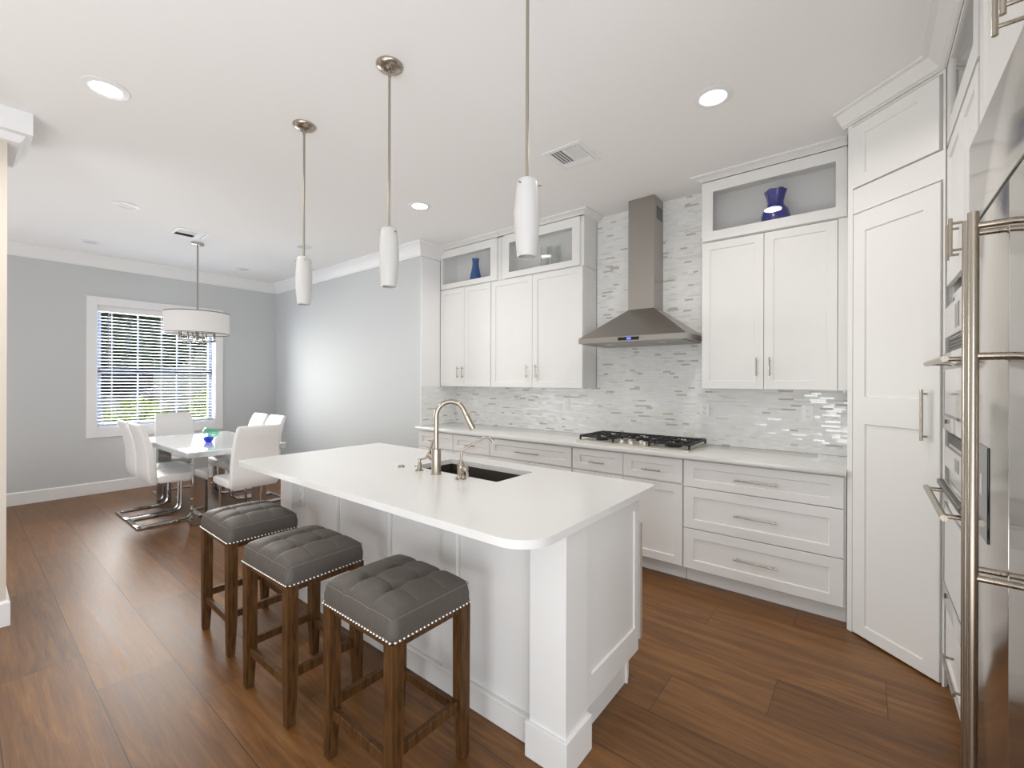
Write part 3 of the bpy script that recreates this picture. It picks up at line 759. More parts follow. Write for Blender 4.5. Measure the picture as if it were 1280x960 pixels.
# ---- refrigerator and the cabinet above it
FX, FY0 = .268, 2.128
fr = thing('refrigerator', 'tall stainless steel refrigerator with long bar handles at right edge', 'refrigerator', (FX, FY0, 0), -PI / 2)
FW = 1.07
MB().box(0, FW, .052, XR - FX - .004, .02, 2.215).build('body', 'steel', fr)
MB().box(.01, FW - .01, .03, .05, .02, .10).build('toe_grille', 'black', fr)
sp = .545
gk = MB(); gk.box(.01, FW - .01, .006, .051, 1.921, 1.933); gk.box(sp - .0025, sp + .0025, .006, .051, .11, 1.9205); gk.build('gap_shade_strip', 'black', fr)  # black strips stand in for the shade in the door gaps
for a, b2, hx_ in ((.003, sp - .003, sp - .035), (sp + .003, FW - .003, sp + .040)):
    d = MB().box(a, b2, 0, .05, .105, 1.920, .002, 2).build('door', 'steel_v', fr)
    h = MB(); h.cyl((hx_, -.066, .38), (hx_, -.066, 1.842), .0108, seg=18)
    for z in (.42, .955, 1.493, 1.808): h.cyl((hx_, -.066, z), (hx_, 0, z), .008, seg=12)
    h.build('handle', 'nickel', d)
MB().box(.003, FW - .003, 0, .05, 1.934, 2.215, .002, 2).build('top_panel', 'steel_v', fr)
dp = MB().box(.19, .33, -.004, .001, .975, 1.245, .002).build('water_dispenser', 'blackglass', fr)
MB().box(.235, .262, -.0052, -.0038, 1.10, 1.16).build('dispenser_light', 'lens_off', dp)

ac = thing('bridge_cabinet', 'white two-door cabinet above the refrigerator with bar handles', 'cabinet', (XT, FY0, 0), -PI / 2)
MB().box(.012, FW, .021, XR - XT - .004, 2.235, 2.93).build('body', 'cab', ac)
for a, b2, hx_ in ((.02, .600, .565), (.604, FW - .004, .645)):
    d = MB().shaker(a, b2, 2.24, 2.894, 0).build('door', 'cab', ac, angle=20)
    MB().barz(2.265, 2.43, 0, hx_, r=.0065, off=.05).build('handle', 'nickel', d)

# ================================================================== island
IX0, IX1 = -3.085, -0.842
il = thing('kitchen_island', 'white panelled kitchen island with square corner posts under a quartz top', 'kitchen island', (-1.96, 1.7, 0))
ox, oy = -1.96, 1.7
def lx(x): return x - ox
def ly(y): return y - oy
bk = MB(); YP = 1.424
bk.box(lx(-2.96), lx(-.99), ly(YP + .016), ly(YP + .024), .0005, .8865)
px_ = -2.958
for a, b2 in ((-3.025, -2.945), (-2.525, -2.445), (-2.017, -1.938), (-1.530, -1.438), (-1.000, -.99)):
    a = max(a, -2.955)
    if a - .014 > px_: bk.box(lx(px_), lx(a - .014), ly(YP), ly(YP + .0155), .0005, .8865, .001)
    bk.box(lx(a), lx(b2), ly(YP - .020), ly(YP + .0155), .10, .886, .002)
    px_ = b2 + .004
bk.box(lx(-2.955), lx(-.995), ly(YP - .012), ly(YP), .815, .886, .0015) if False else None
bk.build('back_panel', 'cab', il)
bb = MB(); bb.box(lx(-2.955), lx(-1.018), ly(YP - .024), ly(YP - .0005), .0005, .105, .003); bb.build('base_moulding', 'cab', il)
for x0, x1 in ((IX0, IX0 + .155), (-1.003, IX1)):
    p = MB().box(lx(x0), lx(x1), ly(1.368), ly(1.530), .0005, .8865, .002).build('corner_post', 'cab', il)
    pl = MB(); pl.box(lx(x0 - .012), lx(x1 + .012), ly(1.355), ly(1.545), .0005, .135, .002); pl.build('plinth', 'cab', p)
# end panels (facing +x and -x)
for sgn, xf in ((1, -.850), (-1, -3.078)):
    e = MB().shaker(ly(1.531), ly(2.040), .145, .8865, 0, .02, rails=[(ly(1.575), ly(1.997), .262, .818)])
    # shaker faces -y; rotate so that it faces +x / -x
    mt_ = Matrix.Translation((lx(xf), 0, 0)) @ (Matrix.Rotation(PI / 2, 4, 'Z') if sgn > 0 else Matrix.Scale(-1, 4, (1, 0, 0)) @ Matrix.Rotation(PI / 2, 4, 'Z'))
    bmesh.ops.transform(e.bm, matrix=mt_, verts=e.bm.verts)
    e.build('end_panel', 'cab', il, angle=20)
    xx = -.905 if sgn > 0 else -3.038
    MB().box(lx(xx), lx(xx + .015), ly(1.546), ly(2.02), .0005, .144).build('toe_kick', 'cab', il)
bd = MB(); bd.box(lx(-3.05), lx(-.88), ly(1.446), ly(2.03), .11, .128); bd.box(lx(-3.05), lx(-.88), ly(1.98), ly(1.99), .0005, .109); bd.box(lx(-3.05), lx(-.88), ly(2.028), ly(2.036), .128, .8865)
bd.build('carcass', 'cab', il)
# doors on the cooking side
fx = [-3.07, -2.53, -2.065, -1.51, -.858]
for i in range(4):
    a, b2 = fx[i] + .003, fx[i + 1] - .003
    e = MB().shaker(-lx(b2), -lx(a), .17, .742 if i == 3 else .875, 0)
    bmesh.ops.transform(e.bm, matrix=Matrix.Translation((0, ly(2.104 if i == 3 else 2.074), 0)) @ Matrix.Rotation(PI, 4, 'Z'), verts=e.bm.verts)
    d = e.build('door', 'cab', il, angle=20)
    if i == 3:
        MB().box(lx(b2), lx(b2 + .003), ly(2.086), ly(2.103), .172, .735).build('edge_band', 'tan', d)
# worktop slab with sink opening
def rrect(x0, x1, y0, y1, rs, n=8):
    pts = []
    for (cx_, cy_, a0, r) in ((x0, y0, PI, rs[0]), (x1, y0, 1.5 * PI, rs[1]), (x1, y1, 0, rs[2]), (x0, y1, .5 * PI, rs[3])):
        ccx = cx_ + r if cx_ == x0 else cx_ - r; ccy = cy_ + r if cy_ == y0 else cy_ - r
        for k in range(n + 1): pts.append((ccx + r * math.cos(a0 + .5 * PI * k / n), ccy + r * math.sin(a0 + .5 * PI * k / n)))
    return pts
SX0, SX1, SY0, SY1 = -2.118, -1.458, 1.706, 2.022
def slab(outer, hole, z0, z1, name, mat):
    mb = MB(); bm = mb.bm; ed = []
    loops = []
    for lp in (outer, hole):
        vs = [bm.verts.new((x, y, z1)) for x, y in lp]; loops.append(vs)
        ed += [bm.edges.new((vs[i], vs[(i + 1) % len(vs)])) for i in range(len(vs))]
    bmesh.ops.triangle_fill(bm, edges=ed, use_beauty=True, normal=(0, 0, 1))
    top = list(bm.faces)
    ext = bmesh.ops.extrude_face_region(bm, geom=top)
    bmesh.ops.translate(bm, vec=(0, 0, z0 - z1), verts=[v for v in ext['geom'] if isinstance(v, bmesh.types.BMVert)])
    return mb.build(name, mat, angle=40)
itop = slab(rrect(-3.122, -.812, 1.108, 2.168, (.05, .13, .03, .03)), rrect(SX0, SX1, SY0, SY1, (.012,) * 4, 4), .887, .917, 'island_countertop', 'quartz')
bv = itop.modifiers.new('edge', 'BEVEL'); bv.width = .003; bv.segments = 2; bv.limit_method = 'ANGLE'; bv.angle_limit = math.radians(60)
tag(itop, 'large white quartz island top with rounded near corner and sink cutout', 'worktop')

sk = thing('kitchen_sink', 'dark rectangular undermount steel sink set in the island top', 'sink', ((SX0 + SX1) / 2, (SY0 + SY1) / 2, .68))
mb = MB(); hx_, hy_ = (SX1 - SX0) / 2 + .001, (SY1 - SY0) / 2 + .001; tk = .003
H_ = .2065
mb.box(-hx_ - tk, hx_ + tk, -hy_ - tk, hy_ + tk, 0, tk)
mb.box(-hx_ - tk, -hx_, -hy_ - tk, hy_ + tk, tk, H_); mb.box(hx_, hx_ + tk, -hy_ - tk, hy_ + tk, tk, H_)
mb.box(-hx_, hx_, -hy_ - tk, -hy_, tk, H_); mb.box(-hx_, hx_, hy_, hy_ + tk, tk, H_)
mb.build('bowl', 'sink', sk)
MB().lathe([(0, tk), (.045, tk), (.045, tk + .003), (.03, tk + .0015), (0, tk + .0015)], seg=24).build('drain', 'chrome', sk)

# taps
def arc(c, r, a0, a1, n, ux, uz=Vector((0, 0, 1))):
    return [Vector(c) + ux * (r * math.cos(a0 + (a1 - a0) * i / n)) + uz * (r * math.sin(a0 + (a1 - a0) * i / n)) for i in range(n + 1)]
fc = thing('kitchen_faucet', 'tall brushed nickel gooseneck pull-down tap beside the island sink', 'faucet', (-1.838, 1.640, .9175))
MB().lathe([(0, 0), (.030, 0), (.030, .004), (.0265, .006), (.0265, .135), (.0255, .139), (0, .139)], seg=28).build('body', 'nickel', fc)
dirn = Vector((.60, .80, 0)).normalized()
R_ = .078; neck = [Vector((0, 0, .139)), Vector((0, 0, .22)), Vector((0, 0, .305))]
neck += arc(dirn * R_ + Vector((0, 0, .318)), R_, PI, math.radians(22), 18, dirn)
MB().tube(neck, .0135, 16).build('neck', 'nickel', fc)
pe = neck[-1]; td = (neck[-1] - neck[-2]).normalized()
s0 = MB(); s0.cyl(pe + td * .001, pe + td * .030, .0150, .0150, 18); s0.cyl(pe + td * .033, pe + td * .115, .0155, .0185, 18); s0.cyl(pe + td * .115, pe + td * .119, .0165, .015, 18)
s0.build('spray_head', 'nickel', fc)
side = Vector((-.98, -.1, 0)).normalized()
lv = MB(); lv.cyl(side * .022 + Vector((0, 0, .085)), side * .060 + Vector((0, 0, .098)), .018, .0165, 16)
lv.cyl(side * .060 + Vector((0, 0, .098)), side * .066 + Vector((0, 0, .1)), .0165, .012, 16)
lv.tube([side * .052 + Vector((0, 0, .10)), side * .040 + Vector((0, 0, .135)), side * .026 + Vector((0, 0, .185))], .006, 10, rad=[.0085, .007, .0055])
lv.build('lever', 'nickel', fc)

wf = thing('filter_faucet', 'small slim nickel filtered-water tap right of the gooseneck tap', 'faucet', (-1.652, 1.646, .9175))
MB().lathe([(0, 0), (.030, 0), (.030, .005), (.022, .010), (.017, .020), (.019, .030), (.021, .055), (.019, .075), (.011, .085), (.009, .098), (0, .098)], seg=24).build('body', 'nickel', wf)
pts = [Vector(p) for p in ((0, 0, .095), (0, 0, .128), (.001, .002, .140), (.006, .008, .150), (.014, .019, .158), (.066, .089, .207), (.076, .102, .2135), (.086, .115, .212), (.094, .126, .203), (.101, .135, .190))]
MB().tube(pts, .006, 12, rad=[.006] * 9 + [.0085]).build('spout', 'nickel', wf)
lv = MB(); lv.cyl((.012, -.004, .05), (.045, -.014, .056), .013, .012, 14); lv.sphere((.047, -.015, .058), .017, seg=14)
lv.tube([(.05, -.016, .058), (.062, -.020, .045), (.068, -.022, .018)], .006, 10, rad=[.006, .0075, .0085]); lv.build('lever', 'nickel', wf)

sd = thing('soap_dispenser', 'short nickel soap dispenser left of the gooseneck tap', 'soap dispenser', (-1.985, 1.645, .9175))
MB().lathe([(0, 0), (.024, 0), (.024, .004), (.016, .008), (.014, .012), (.014, .040), (.010, .046), (.010, .066), (0, .066)], seg=22).build('body', 'nickel', sd)
MB().tube([(0, 0, .060), (.02, .026, .068), (.05, .064, .092), (.055, .071, .089)], .005, 10).build('nozzle', 'nickel', sd)
ab = MB().lathe([(0, 0), (.021, 0), (.021, .004), (.016, .007), (.0155, .009), (0, .009)], seg=24).build('sink_button', 'nickel'); ab.location = (-2.150, 1.647, .9175)
tag(ab, 'flat round nickel push button on the island top left of the soap dispenser', 'button')
ow = outlet('white outlet on the island back panel under the counter overhang', (-2.905, YP - .0005, .66), 0)

# ================================================================== bar stools
def stool_meshes(root):
    A, B, R = .218, .182, .034
    zb, zt = .578, .668
    def bulge(x, y):
        u, v = min(1, abs(x) / A), min(1, abs(y) / B)
        z = .030 * (1 - u ** 4.0) * (1 - v ** 4.0)
        k = (1 - u ** 5) * (1 - v ** 6)
        for gx_ in (-.073, .073):
            amp = .023 * (.74 + .26 * math.cos(2 * PI * (y) / .121 + PI))
            z -= k * amp * math.exp(-((x - gx_) / .016) ** 2)
        for gy_ in (-.0605, .0605):
            z -= k * .004 * math.exp(-((y - gy_) / .008) ** 2)
            for gx_ in (-.073, .073):
                z -= k * .006 * math.exp(-(((x - gx_) / .024) ** 2 + ((y - gy_) / .024) ** 2))
        return z
    nx, ny = 72, 60
    def space(n, h):
        out = []
        for i in range(n + 1):
            f = -1 + 2 * i / n
            out.append(h * (f + .10 * math.sin(PI * f)) if True else 0)
        out[0], out[-1] = -h, h
        return out
    xs, ys = space(nx, A), space(ny, B)
    mb = MB(); bm = mb.bm; G = []
    for y in ys:
        row = []
        for x in xs:
            dx = max(0, abs(x) - (A - R)); dy = max(0, abs(y) - (B - R)); dd = math.hypot(dx, dy)
            X, Y = x, y
            if dd > R:
                X = math.copysign(A - R + dx / dd * R, x) if dx > 0 else x
                Y = math.copysign(B - R + dy / dd * R, y) if dy > 0 else y
                dd = R
            drop = R - math.sqrt(max(0, R * R - dd * dd))
            row.append(bm.verts.new((X, Y, zt - drop * .9 + bulge(X, Y))))
        G.append(row)
    for j in range(ny):
        for i in range(nx): bm.faces.new((G[j][i], G[j][i + 1], G[j + 1][i + 1], G[j + 1][i]))
    loop = G[0][:] + [G[j][nx] for j in range(1, ny + 1)] + [G[ny][i] for i in range(nx - 1, -1, -1)] + [G[j][0] for j in range(ny - 1, 0, -1)]
    prev = loop
    for z, o_ in ((.622, .003), (.600, .003), (.586, .0), (.579, -.003)):
        cur = [bm.verts.new((v.co.x * (1 + o_ / A), v.co.y * (1 + o_ / B), z)) for v in loop]
        for k in range(len(loop)): bm.faces.new((prev[k], cur[k], cur[(k + 1) % len(loop)], prev[(k + 1) % len(loop)]))
        prev = cur
    bm.faces.new(prev)
    seat = mb.build('cushion', 'leather', root, angle=60)
    st = MB()
    zs = zt - R * .35
    for sx in (-1, 1):
        for q in (1,):
            pts = [(-A + .012 + (2 * A - .024) * i / 30, sx * (B - .006), 0) for i in range(31)]
            pts = [(x, y, zt - .0075 + bulge(x, y) - .004) for x, y, _ in pts]
            st.tube(pts, .0013, 6)
        pts = [(sx * (A - .006), -B + .012 + (2 * B - .024) * i / 30, 0) for i in range(31)]
        st.tube([(x, y, zt - .0075 + bulge(x, y) - .004) for x, y, _ in pts], .0013, 6)
    for gy_ in (-.0605, .0605):
        pts = [(-A + .02 + (2 * A - .04) * i / 60, gy_) for i in range(61)]
        st.tube([(x, y, zt + bulge(x, y) + .0002) for x, y in pts], .0008, 5)
    st.build('stitching', 'thread', seat)
    nl = MB(); per = []
    a, b2 = A + .0005, B + .0005
    nxn, nyn = 25, 21
    for i in range(nxn):
        x = -a + .012 + (2 * a - .024) * i / (nxn - 1); per += [(x, -b2), (x, b2)]
    for i in range(nyn):
        y = -b2 + .012 + (2 * b2 - .024) * i / (nyn - 1); per += [(-a, y), (a, y)]
    for x, y in per: nl.sphere((x, y, .588), .0056, seg=8)
    nl.build('nailhead_trim', 'nail', seat)
    lc = (.190, .155)
    for sx in (-1, 1):
        for sy in (-1, 1):
            lg = MB(); cx_, cy_ = sx * lc[0], sy * lc[1]
            def ring(hw, z, ox_=0, oy_=0):
                return [(cx_ + ox_ + a * hw, cy_ + oy_ + b3 * hw, z) for a, b3 in ((-1, -1), (1, -1), (1, 1), (-1, 1))]
            lg.loft([ring(.0165, .003, sx * .004, sy * .004), ring(.0225, .19), ring(.0235, .5785)])
            lg.build('leg', 'wood', root)
            gp = MB().cyl((cx_ + sx * .004, cy_ + sy * .004, 0.0003), (cx_ + sx * .004, cy_ + sy * .004, .003), .011, seg=12)
            gp.build('foot_glide', 'plate', root)
    for sy in (-1, 1): MB().box(-lc[0] + .022, lc[0] - .022, sy * lc[1] - .011, sy * lc[1] + .011, .155, .192, .002).build('stretcher', 'wood', root)
    for sx in (-1, 1): MB().box(sx * lc[0] - .011, sx * lc[0] + .011, -lc[1] + .022, lc[1] - .022, .188, .225, .002).build('stretcher', 'wood', root)
    for sy in (-1, 1): MB().box(-lc[0] + .023, lc[0] - .023, sy * lc[1] - .010, sy * lc[1] + .010, .552, .5785).build('apron_rail', 'wood', root)
    for sx in (-1, 1): MB().box(sx * lc[0] - .010, sx * lc[0] + .010, -lc[1] + .023, lc[1] - .023, .552, .5785).build('apron_rail', 'wood', root)
GS = 'backless bar stools at the island'
s3 = thing('bar_stool', 'backless tufted grey leather bar stool nearest the camera, by the island end', 'bar stool', (-1.395, 1.050, 0), 0, GS)
stool_meshes(s3)
dup(s3, (-2.058, 1.018, 0), math.radians(1.2), 'middle of the three backless tufted bar stools along the island')
dup(s3, (-2.768, 1.055, 0), math.radians(-1), 'backless tufted bar stool farthest from camera, nearest the dining table')

# ================================================================== ceiling fittings
def can(label, x, y, lit, r=.10):
    c = thing('recessed_light', label, 'ceiling light', (x, y, CEIL), 0, 'recessed ceiling lights')
    MB().lathe([(r * .64, -.0005), (r, -.0005), (r, -.004), (r * .72, -.009), (r * .66, -.006), (r * .64, -.0005)], seg=40).build('trim_ring', 'trim', c)
    MB().lathe([(0, -.003), (r * .655, -.003), (r * .655, -.0045), (0, -.006)], seg=32).build('lens', 'lens_on' if lit else 'lens_off', c)
    if lit:
        l = bpy.data.lights.new('downlight', 'AREA'); l.shape = 'DISK'; l.size = .14; l.energy = lit; l.color = (1, .95, .89); l.spread = math.radians(150)
        lo = bpy.data.objects.new('downlight', l); COL.objects.link(lo); lo.parent = c; lo.location = (0, 0, -.016)
    return c
can('lit round recessed ceiling light at upper left, nearest the wall end', -3.160, .495, 15)
can('lit round recessed ceiling light near the right display cabinet', -.655, 2.565, 9)
can('lit round recessed ceiling light between the middle pendant and the left cabinets', -3.095, 2.560, 9)
can('unlit recessed ceiling light with grey lens, left of the chandelier vent', -5.145, .940, 0, .095)
can('faint white recessed ceiling fixture nearest the window wall crown, left one', -6.83, .94, 0, .09)
can('faint white recessed ceiling fixture near the far dining corner', -6.80, 2.51, 0, .09)
can('unlit recessed ceiling light partly behind the farthest pendant rod', -5.11, 2.515, 0, .095)

def vent(label, x, y, w_, h_):
    v = thing('ceiling_vent', label, 'air vent', (x, y, CEIL), 0, 'white ceiling air vents')
    MB().frame(-w_ / 2, w_ / 2, -h_ / 2, h_ / 2, -.006, -.0005, -w_ / 2 + .035, w_ / 2 - .035, -h_ / 2 + .035, h_ / 2 - .035)
    f = MB(); a, b2 = w_ / 2, h_ / 2; q = .035
    f.box(-a, -a + q, -b2, b2, -.007, -.0005, .002); f.box(a - q, a, -b2, b2, -.007, -.0005, .002); f.box(-a + q, a - q, -b2, -b2 + q, -.007, -.0005, .002); f.box(-a + q, a - q, b2 - q, b2, -.007, -.0005, .002)
    f.build('frame', 'trim', v)
    MB().box(-a + q, a - q, -b2 + q, b2 - q, -.0025, -.0005).build('backing', 'dark', v)
    s_ = MB()
    # two louvres along x near the far edge, two banks along y below
    inn = b2 - q
    for y_ in (inn - .012, inn - .032, inn - .052):
        s_.quad((-a + q, y_, -.010), (a - q, y_, -.010), (a - q, y_ - .012, -.0045), (-a + q, y_ - .012, -.0045))
    n = 5; x_l = -a + q; wd = a - q
    for k in range(n):
        x_ = -wd + (k + .35) * wd / n
        s_.quad((x_ - .010, -inn, -.0035), (x_ - .010, inn - .066, -.0035), (x_ + .012, inn - .066, -.011), (x_ + .012, -inn, -.011))
        x_ = (k + .65) * wd / n
        s_.quad((x_ - .012, -inn, -.011), (x_ - .012, inn - .066, -.011), (x_ + .004, inn - .066, -.0035), (x_ + .004, -inn, -.0035))
    s_.box(-wd, wd, inn - .066, inn - .060, -.011, -.003); s_.box(-.004, .004, -inn, inn - .066, -.011, -.003)
    s_.build('louvres', 'trim', v)
    return v
vent('square white ceiling air vent over the cooktop side, near the right pendant', -1.585, 2.645, .29, .31)
vent('white ceiling air vent over the dining table beside the chandelier', -5.60, 1.545, .30, .30)

GP = 'glass pendants over the island'
pd = thing('pendant_light', 'brushed nickel pendant with opal tube shade nearest the dining area', 'pendant light', (-2.672, 1.318, CEIL), 0, GP)
MB().lathe([(0, -.0008), (.065, -.0008), (.065, -.006), (.058, -.016), (.034, -.028), (.012, -.033), (0, -.033)], seg=32).build('ceiling_canopy', 'nickel', pd)
r_ = MB(); r_.cyl((0, 0, -.030), (0, 0, -.055), .010, .008, 14); r_.cyl((0, 0, -.05), (0, 0, -.815), .0062, seg=12); r_.build('rod', 'nickel', pd)
zt = 2.176 - CEIL; zl = 1.887 - CEIL; h_ = zt - zl
prof = []
for i in range(25):
    f = i / 24; r = .0335 + .0135 * math.sin(PI * min(1, f * .80 + .12)) if True else 0
    prof.append((r, zl + f * h_))
prof = [(.030, zl + .002), (.034, zl)] + [(.0345 + .0125 * math.sin(PI * (.08 + .80 * (i / 24))) ** 1.1, zl + .004 + (h_ - .014) * i / 24) for i in range(25)] + [(.034, zt - .004), (.026, zt), (.009, zt)]
inner = [(r - .004, z) for r, z in prof[2:-2]][::-1]
sh = MB().lathe(prof + inner, seg=36).build('shade', 'opal', pd)
for k in range(3):
    a = math.radians(100 + 120 * k); rr = .041
    MB().cyl((rr * math.cos(a), rr * math.sin(a), zt - .026), ((rr + .012) * math.cos(a), (rr + .012) * math.sin(a), zt - .026), .003, seg=8).build('pin', 'nickel', sh)
so = MB().cyl((0, 0, zt - .001), (0, 0, zt - .10), .018, seg=16).build('socket', 'nickel', pd)
dup(pd, (-1.832, 1.325, CEIL), .4, 'brushed nickel pendant with opal tube shade in the middle of three')
dup(pd, (-.985, 1.320, CEIL), .9, 'brushed nickel pendant with opal tube shade nearest the camera and hood')

# chandelier
cx_, cy_ = -5.915, 1.705
chd = thing('drum_chandelier', 'white drum shade chandelier with crystal ring hanging over the dining table', 'chandelier', (cx_, cy_, CEIL))
MB().lathe([(0, -.0008), (.062, -.0008), (.062, -.022), (.056, -.026), (0, -.026)], seg=32).build('ceiling_canopy', 'chrome', chd)
MB().cyl((0, 0, -.024), (0, 0, -1.06), .0085, seg=14).build('rod', 'nickel', chd)
zT, zB = 2.178 - CEIL, 1.945 - CEIL; RD = .308
MB().lathe([(RD, zB), (RD, zT), (RD - .003, zT), (RD - .003, zB), (RD, zB)], seg=64).build('drum_shade', 'fabric_shade', chd)
for z in (zT, zB):
    MB().lathe([(RD - .004, z - .004), (RD + .0025, z - .004), (RD + .0025, z + .005), (RD - .004, z + .005), (RD - .004, z - .004)], seg=64).build('shade_band', 'band', chd)
sp_ = MB()
for k in range(3):
    a = 2 * PI * k / 3 + .3; sp_.cyl((0, 0, zT - .012), ((RD - .003) * math.cos(a), (RD - .003) * math.sin(a), zT - .012), .003, seg=8)
sp_.build('spider', 'chrome', chd)
rg = MB(); RC = .172
for z in (zB - .085, zB + .02):
    rg.lathe([(RC - .008, z), (RC + .008, z), (RC + .008, z + .010), (RC - .008, z + .010), (RC - .008, z)], seg=48)
for k in range(8):
    a = 2 * PI * k / 8; rg.box(RC * math.cos(a) - .005, RC * math.cos(a) + .005, RC * math.sin(a) - .005, RC * math.sin(a) + .005, zB - .08, zB + .03)
for k in range(2): rg.cyl((-RC if k == 0 else 0, 0 if k == 0 else -RC, zB - .080), (RC if k == 0 else 0, 0 if k == 0 else RC, zB - .080), .005, seg=8)
rg.cyl((0, 0, zB - .095), (0, 0, zB + .03), .016, seg=16)
rg.build('crystal_frame', 'band', chd)
cr = MB(); n = 12
for k in range(n):
    a = 2 * PI * (k + .5) / n; c, s_ = math.cos(a), math.sin(a); hw = .036
    P = [Vector((RC * c - hw * s_ * q, RC * s_ + hw * c * q, 0)) for q in (-1, 1)]; nn = Vector((c, s_, 0)) * .004
    rings = [[P[0] - nn + Vector((0, 0, z)), P[1] - nn + Vector((0, 0, z)), P[1] + nn + Vector((0, 0, z)), P[0] + nn + Vector((0, 0, z))] for z in (zB - .073, zB + .018)]
    cr.loft(rings)
cr.build('crystal_panels', 'glass', chd)

# ================================================================== dining set
TX, TY = -5.74, 1.778
tb = thing('dining_table', 'white gloss dining table with mirrored edge and chrome slab legs', 'dining table', (TX, TY, 0))
hx_, hy_ = .85, .445
MB().box(-hx_, hx_, -hy_, hy_, .742, .755, .002).build('table_top', 'tabletop', tb)
MB().box(-hx_ + .002, hx_ - .002, -hy_ + .002, hy_ - .002, .698, .7415, .002).build('edge_band', 'mirroredge', tb)
for sx in (-1, 1):
    for sy in (-1, 1):
        cx_, cy_ = sx * .60, sy * .275
        MB().box(cx_ - .028, cx_ + .028, cy_ - .065, cy_ + .065, .0005, .6975, .002).build('leg', 'chrome', tb)
bw = thing('glass_bowl', 'small swirled green and cobalt blue art glass bowl on the dining table', 'bowl', (-5.54, 1.70, .7555))
mt_ = Matrix.Translation((0, 0, .030)) @ Matrix.Rotation(math.radians(-16), 4, 'X') @ Matrix.Rotation(math.radians(12), 4, 'Y') @ Matrix.Translation((0, 0, -.026))
pro = [(.040, .052), (.072, .075), (.092, .105), (.096, .135), (.085, .165), (.078, .172), (.080, .162), (.090, .135), (.086, .106), (.067, .079), (.036, .056)]
MB().lathe(pro, seg=36, mtx=mt_).build('glass_body', 'greenglass', bw)
MB().lathe([(0, .0), (.034, .0), (.050, .022), (.062, .052), (.066, .064), (.060, .066), (.040, .050), (0, .044)], seg=32, mtx=Matrix.Translation((0, 0, 0.0005))).build('base', 'cobalt', bw)
tr_ = MB()
for k, (r, z) in enumerate(((.088, .098), (.0975, .128), (.0875, .162))):
    tr_.tube([mt_ @ Vector((r * math.cos(a), r * math.sin(a), z + .012 * math.sin(a + k))) for a in [2 * PI * i / 36 for i in range(36)]], .0035, 8, closed=True)
tr_.build('swirl_threads', plain('green_glass_threads', (.12, .55, .33), .1), bw)
bw.scale = (.80, .80, .84)

def rr_ring(cx_, cy_, cz_, w_, t_, along, nrm, r=.012, n=4):
    """rounded rectangle ring: width along x, thickness along nrm"""
    pts = []
    for sx, sy, a0 in ((1, 1, 0), (-1, 1, .5 * PI), (-1, -1, PI), (1, -1, 1.5 * PI)):
        for k in range(n + 1):
            a = a0 + .5 * PI * k / n
            px = sx * (w_ - r) + r * math.cos(a); py = sy * (t_ - min(r, t_)) + min(r, t_) * math.sin(a)
            pts.append(Vector((cx_ + px, cy_, cz_)) + nrm * py)
    return pts
def chair_meshes(root):
    """chair facing +y; rear bottom of the back at y=0"""
    path = [(.030, .415), (.014, .450), (.006, .52), (.004, .60), (-.004, .70), (-.022, .80), (-.048, .89), (-.080, .97), (-.092, .995)]
    wid = [.205, .214, .215, .214, .210, .204, .198, .192, .186]; thk = [.024, .034, .036, .035, .033, .030, .026, .022, .012]
    rings = []
    for i, (y, z) in enumerate(path):
        y0, z0 = path[max(0, i - 1)]; y1, z1 = path[min(len(path) - 1, i + 1)]
        tdir = Vector((0, y1 - y0, z1 - z0)).normalized(); nrm = Vector((0, tdir.z, -tdir.y))
        rings.append(rr_ring(0, y, z, wid[i], thk[i], None, nrm, r=.016))
    MB().loft(rings).build('backrest', 'whiteleather', root, angle=50)
    rings = []
    for y, z, w_, t_ in ((.050, .442, .200, .026), (.075, .445, .210, .036), (.16, .447, .213, .040), (.30, .450, .213, .040), (.43, .450, .211, .038), (.475, .446, .206, .030), (.490, .440, .196, .014)):
        rings.append([(p.x, y, p.z) for p in rr_ring(0, 0, z, w_, t_, None, Vector((0, 0, 1)), r=.018)])
    MB().loft(rings).build('seat', 'whiteleather', root, angle=50)
    fr_ = MB()
    W_ = .185
    for sx in (-1, 1):
        pts = [(sx * W_, .345, .408), (sx * W_, .343, .25), (sx * W_, .340, .095)]
        pts += [(sx * W_, .340 - .072 * (1 - math.cos(a)), .0195 + .0755 * (1 - math.sin(a))) for a in [i * PI / 2 / 7 for i in range(1, 8)]]
        pts += [(sx * W_, .10, .0195), (sx * W_, -.075, .0195)]
        fr_.tube(pts, .012, 10)
    fr_.cyl((-W_, .345, .398), (W_, .345, .398), .010, seg=12)
    fr_.build('cantilever_frame', 'chrome', root)
    bb_ = MB()
    for sx in (-1, 1): bb_.box(sx * (W_ + .008) - .024, sx * (W_ + .008) + .024, -.075, .235, .0005, .020, .004, 2)
    bb_.box(-W_ - .03, W_ + .03, -.112, -.0755, .0005, .020, .004, 2)
    bb_.build('floor_rail', 'chrome', root)
GC = 'white cantilever dining chairs'
c0 = thing('dining_chair', 'white high-back chrome cantilever chair on near left side, farther from camera', 'dining chair', (-6.045, 1.175, 0), 0, GC)
chair_meshes(c0)
dup(c0, (-5.592, 1.180, 0), 0, 'white high-back chrome cantilever chair on near left side, closer to camera')
dup(c0, (-4.575, 1.795, 0), PI / 2, 'white chair with its back to the camera at the island end of the dining table')
dup(c0, (-6.93, 1.76, 0), -PI / 2, 'white chair at the head of the dining table in front of the window')
dup(c0, (-6.09, 2.37, 0), PI, 'white chair on the far side of the dining table, left one')
dup(c0, (-5.63, 2.375, 0), PI, 'white chair on the far side of the dining table, right one near the island')

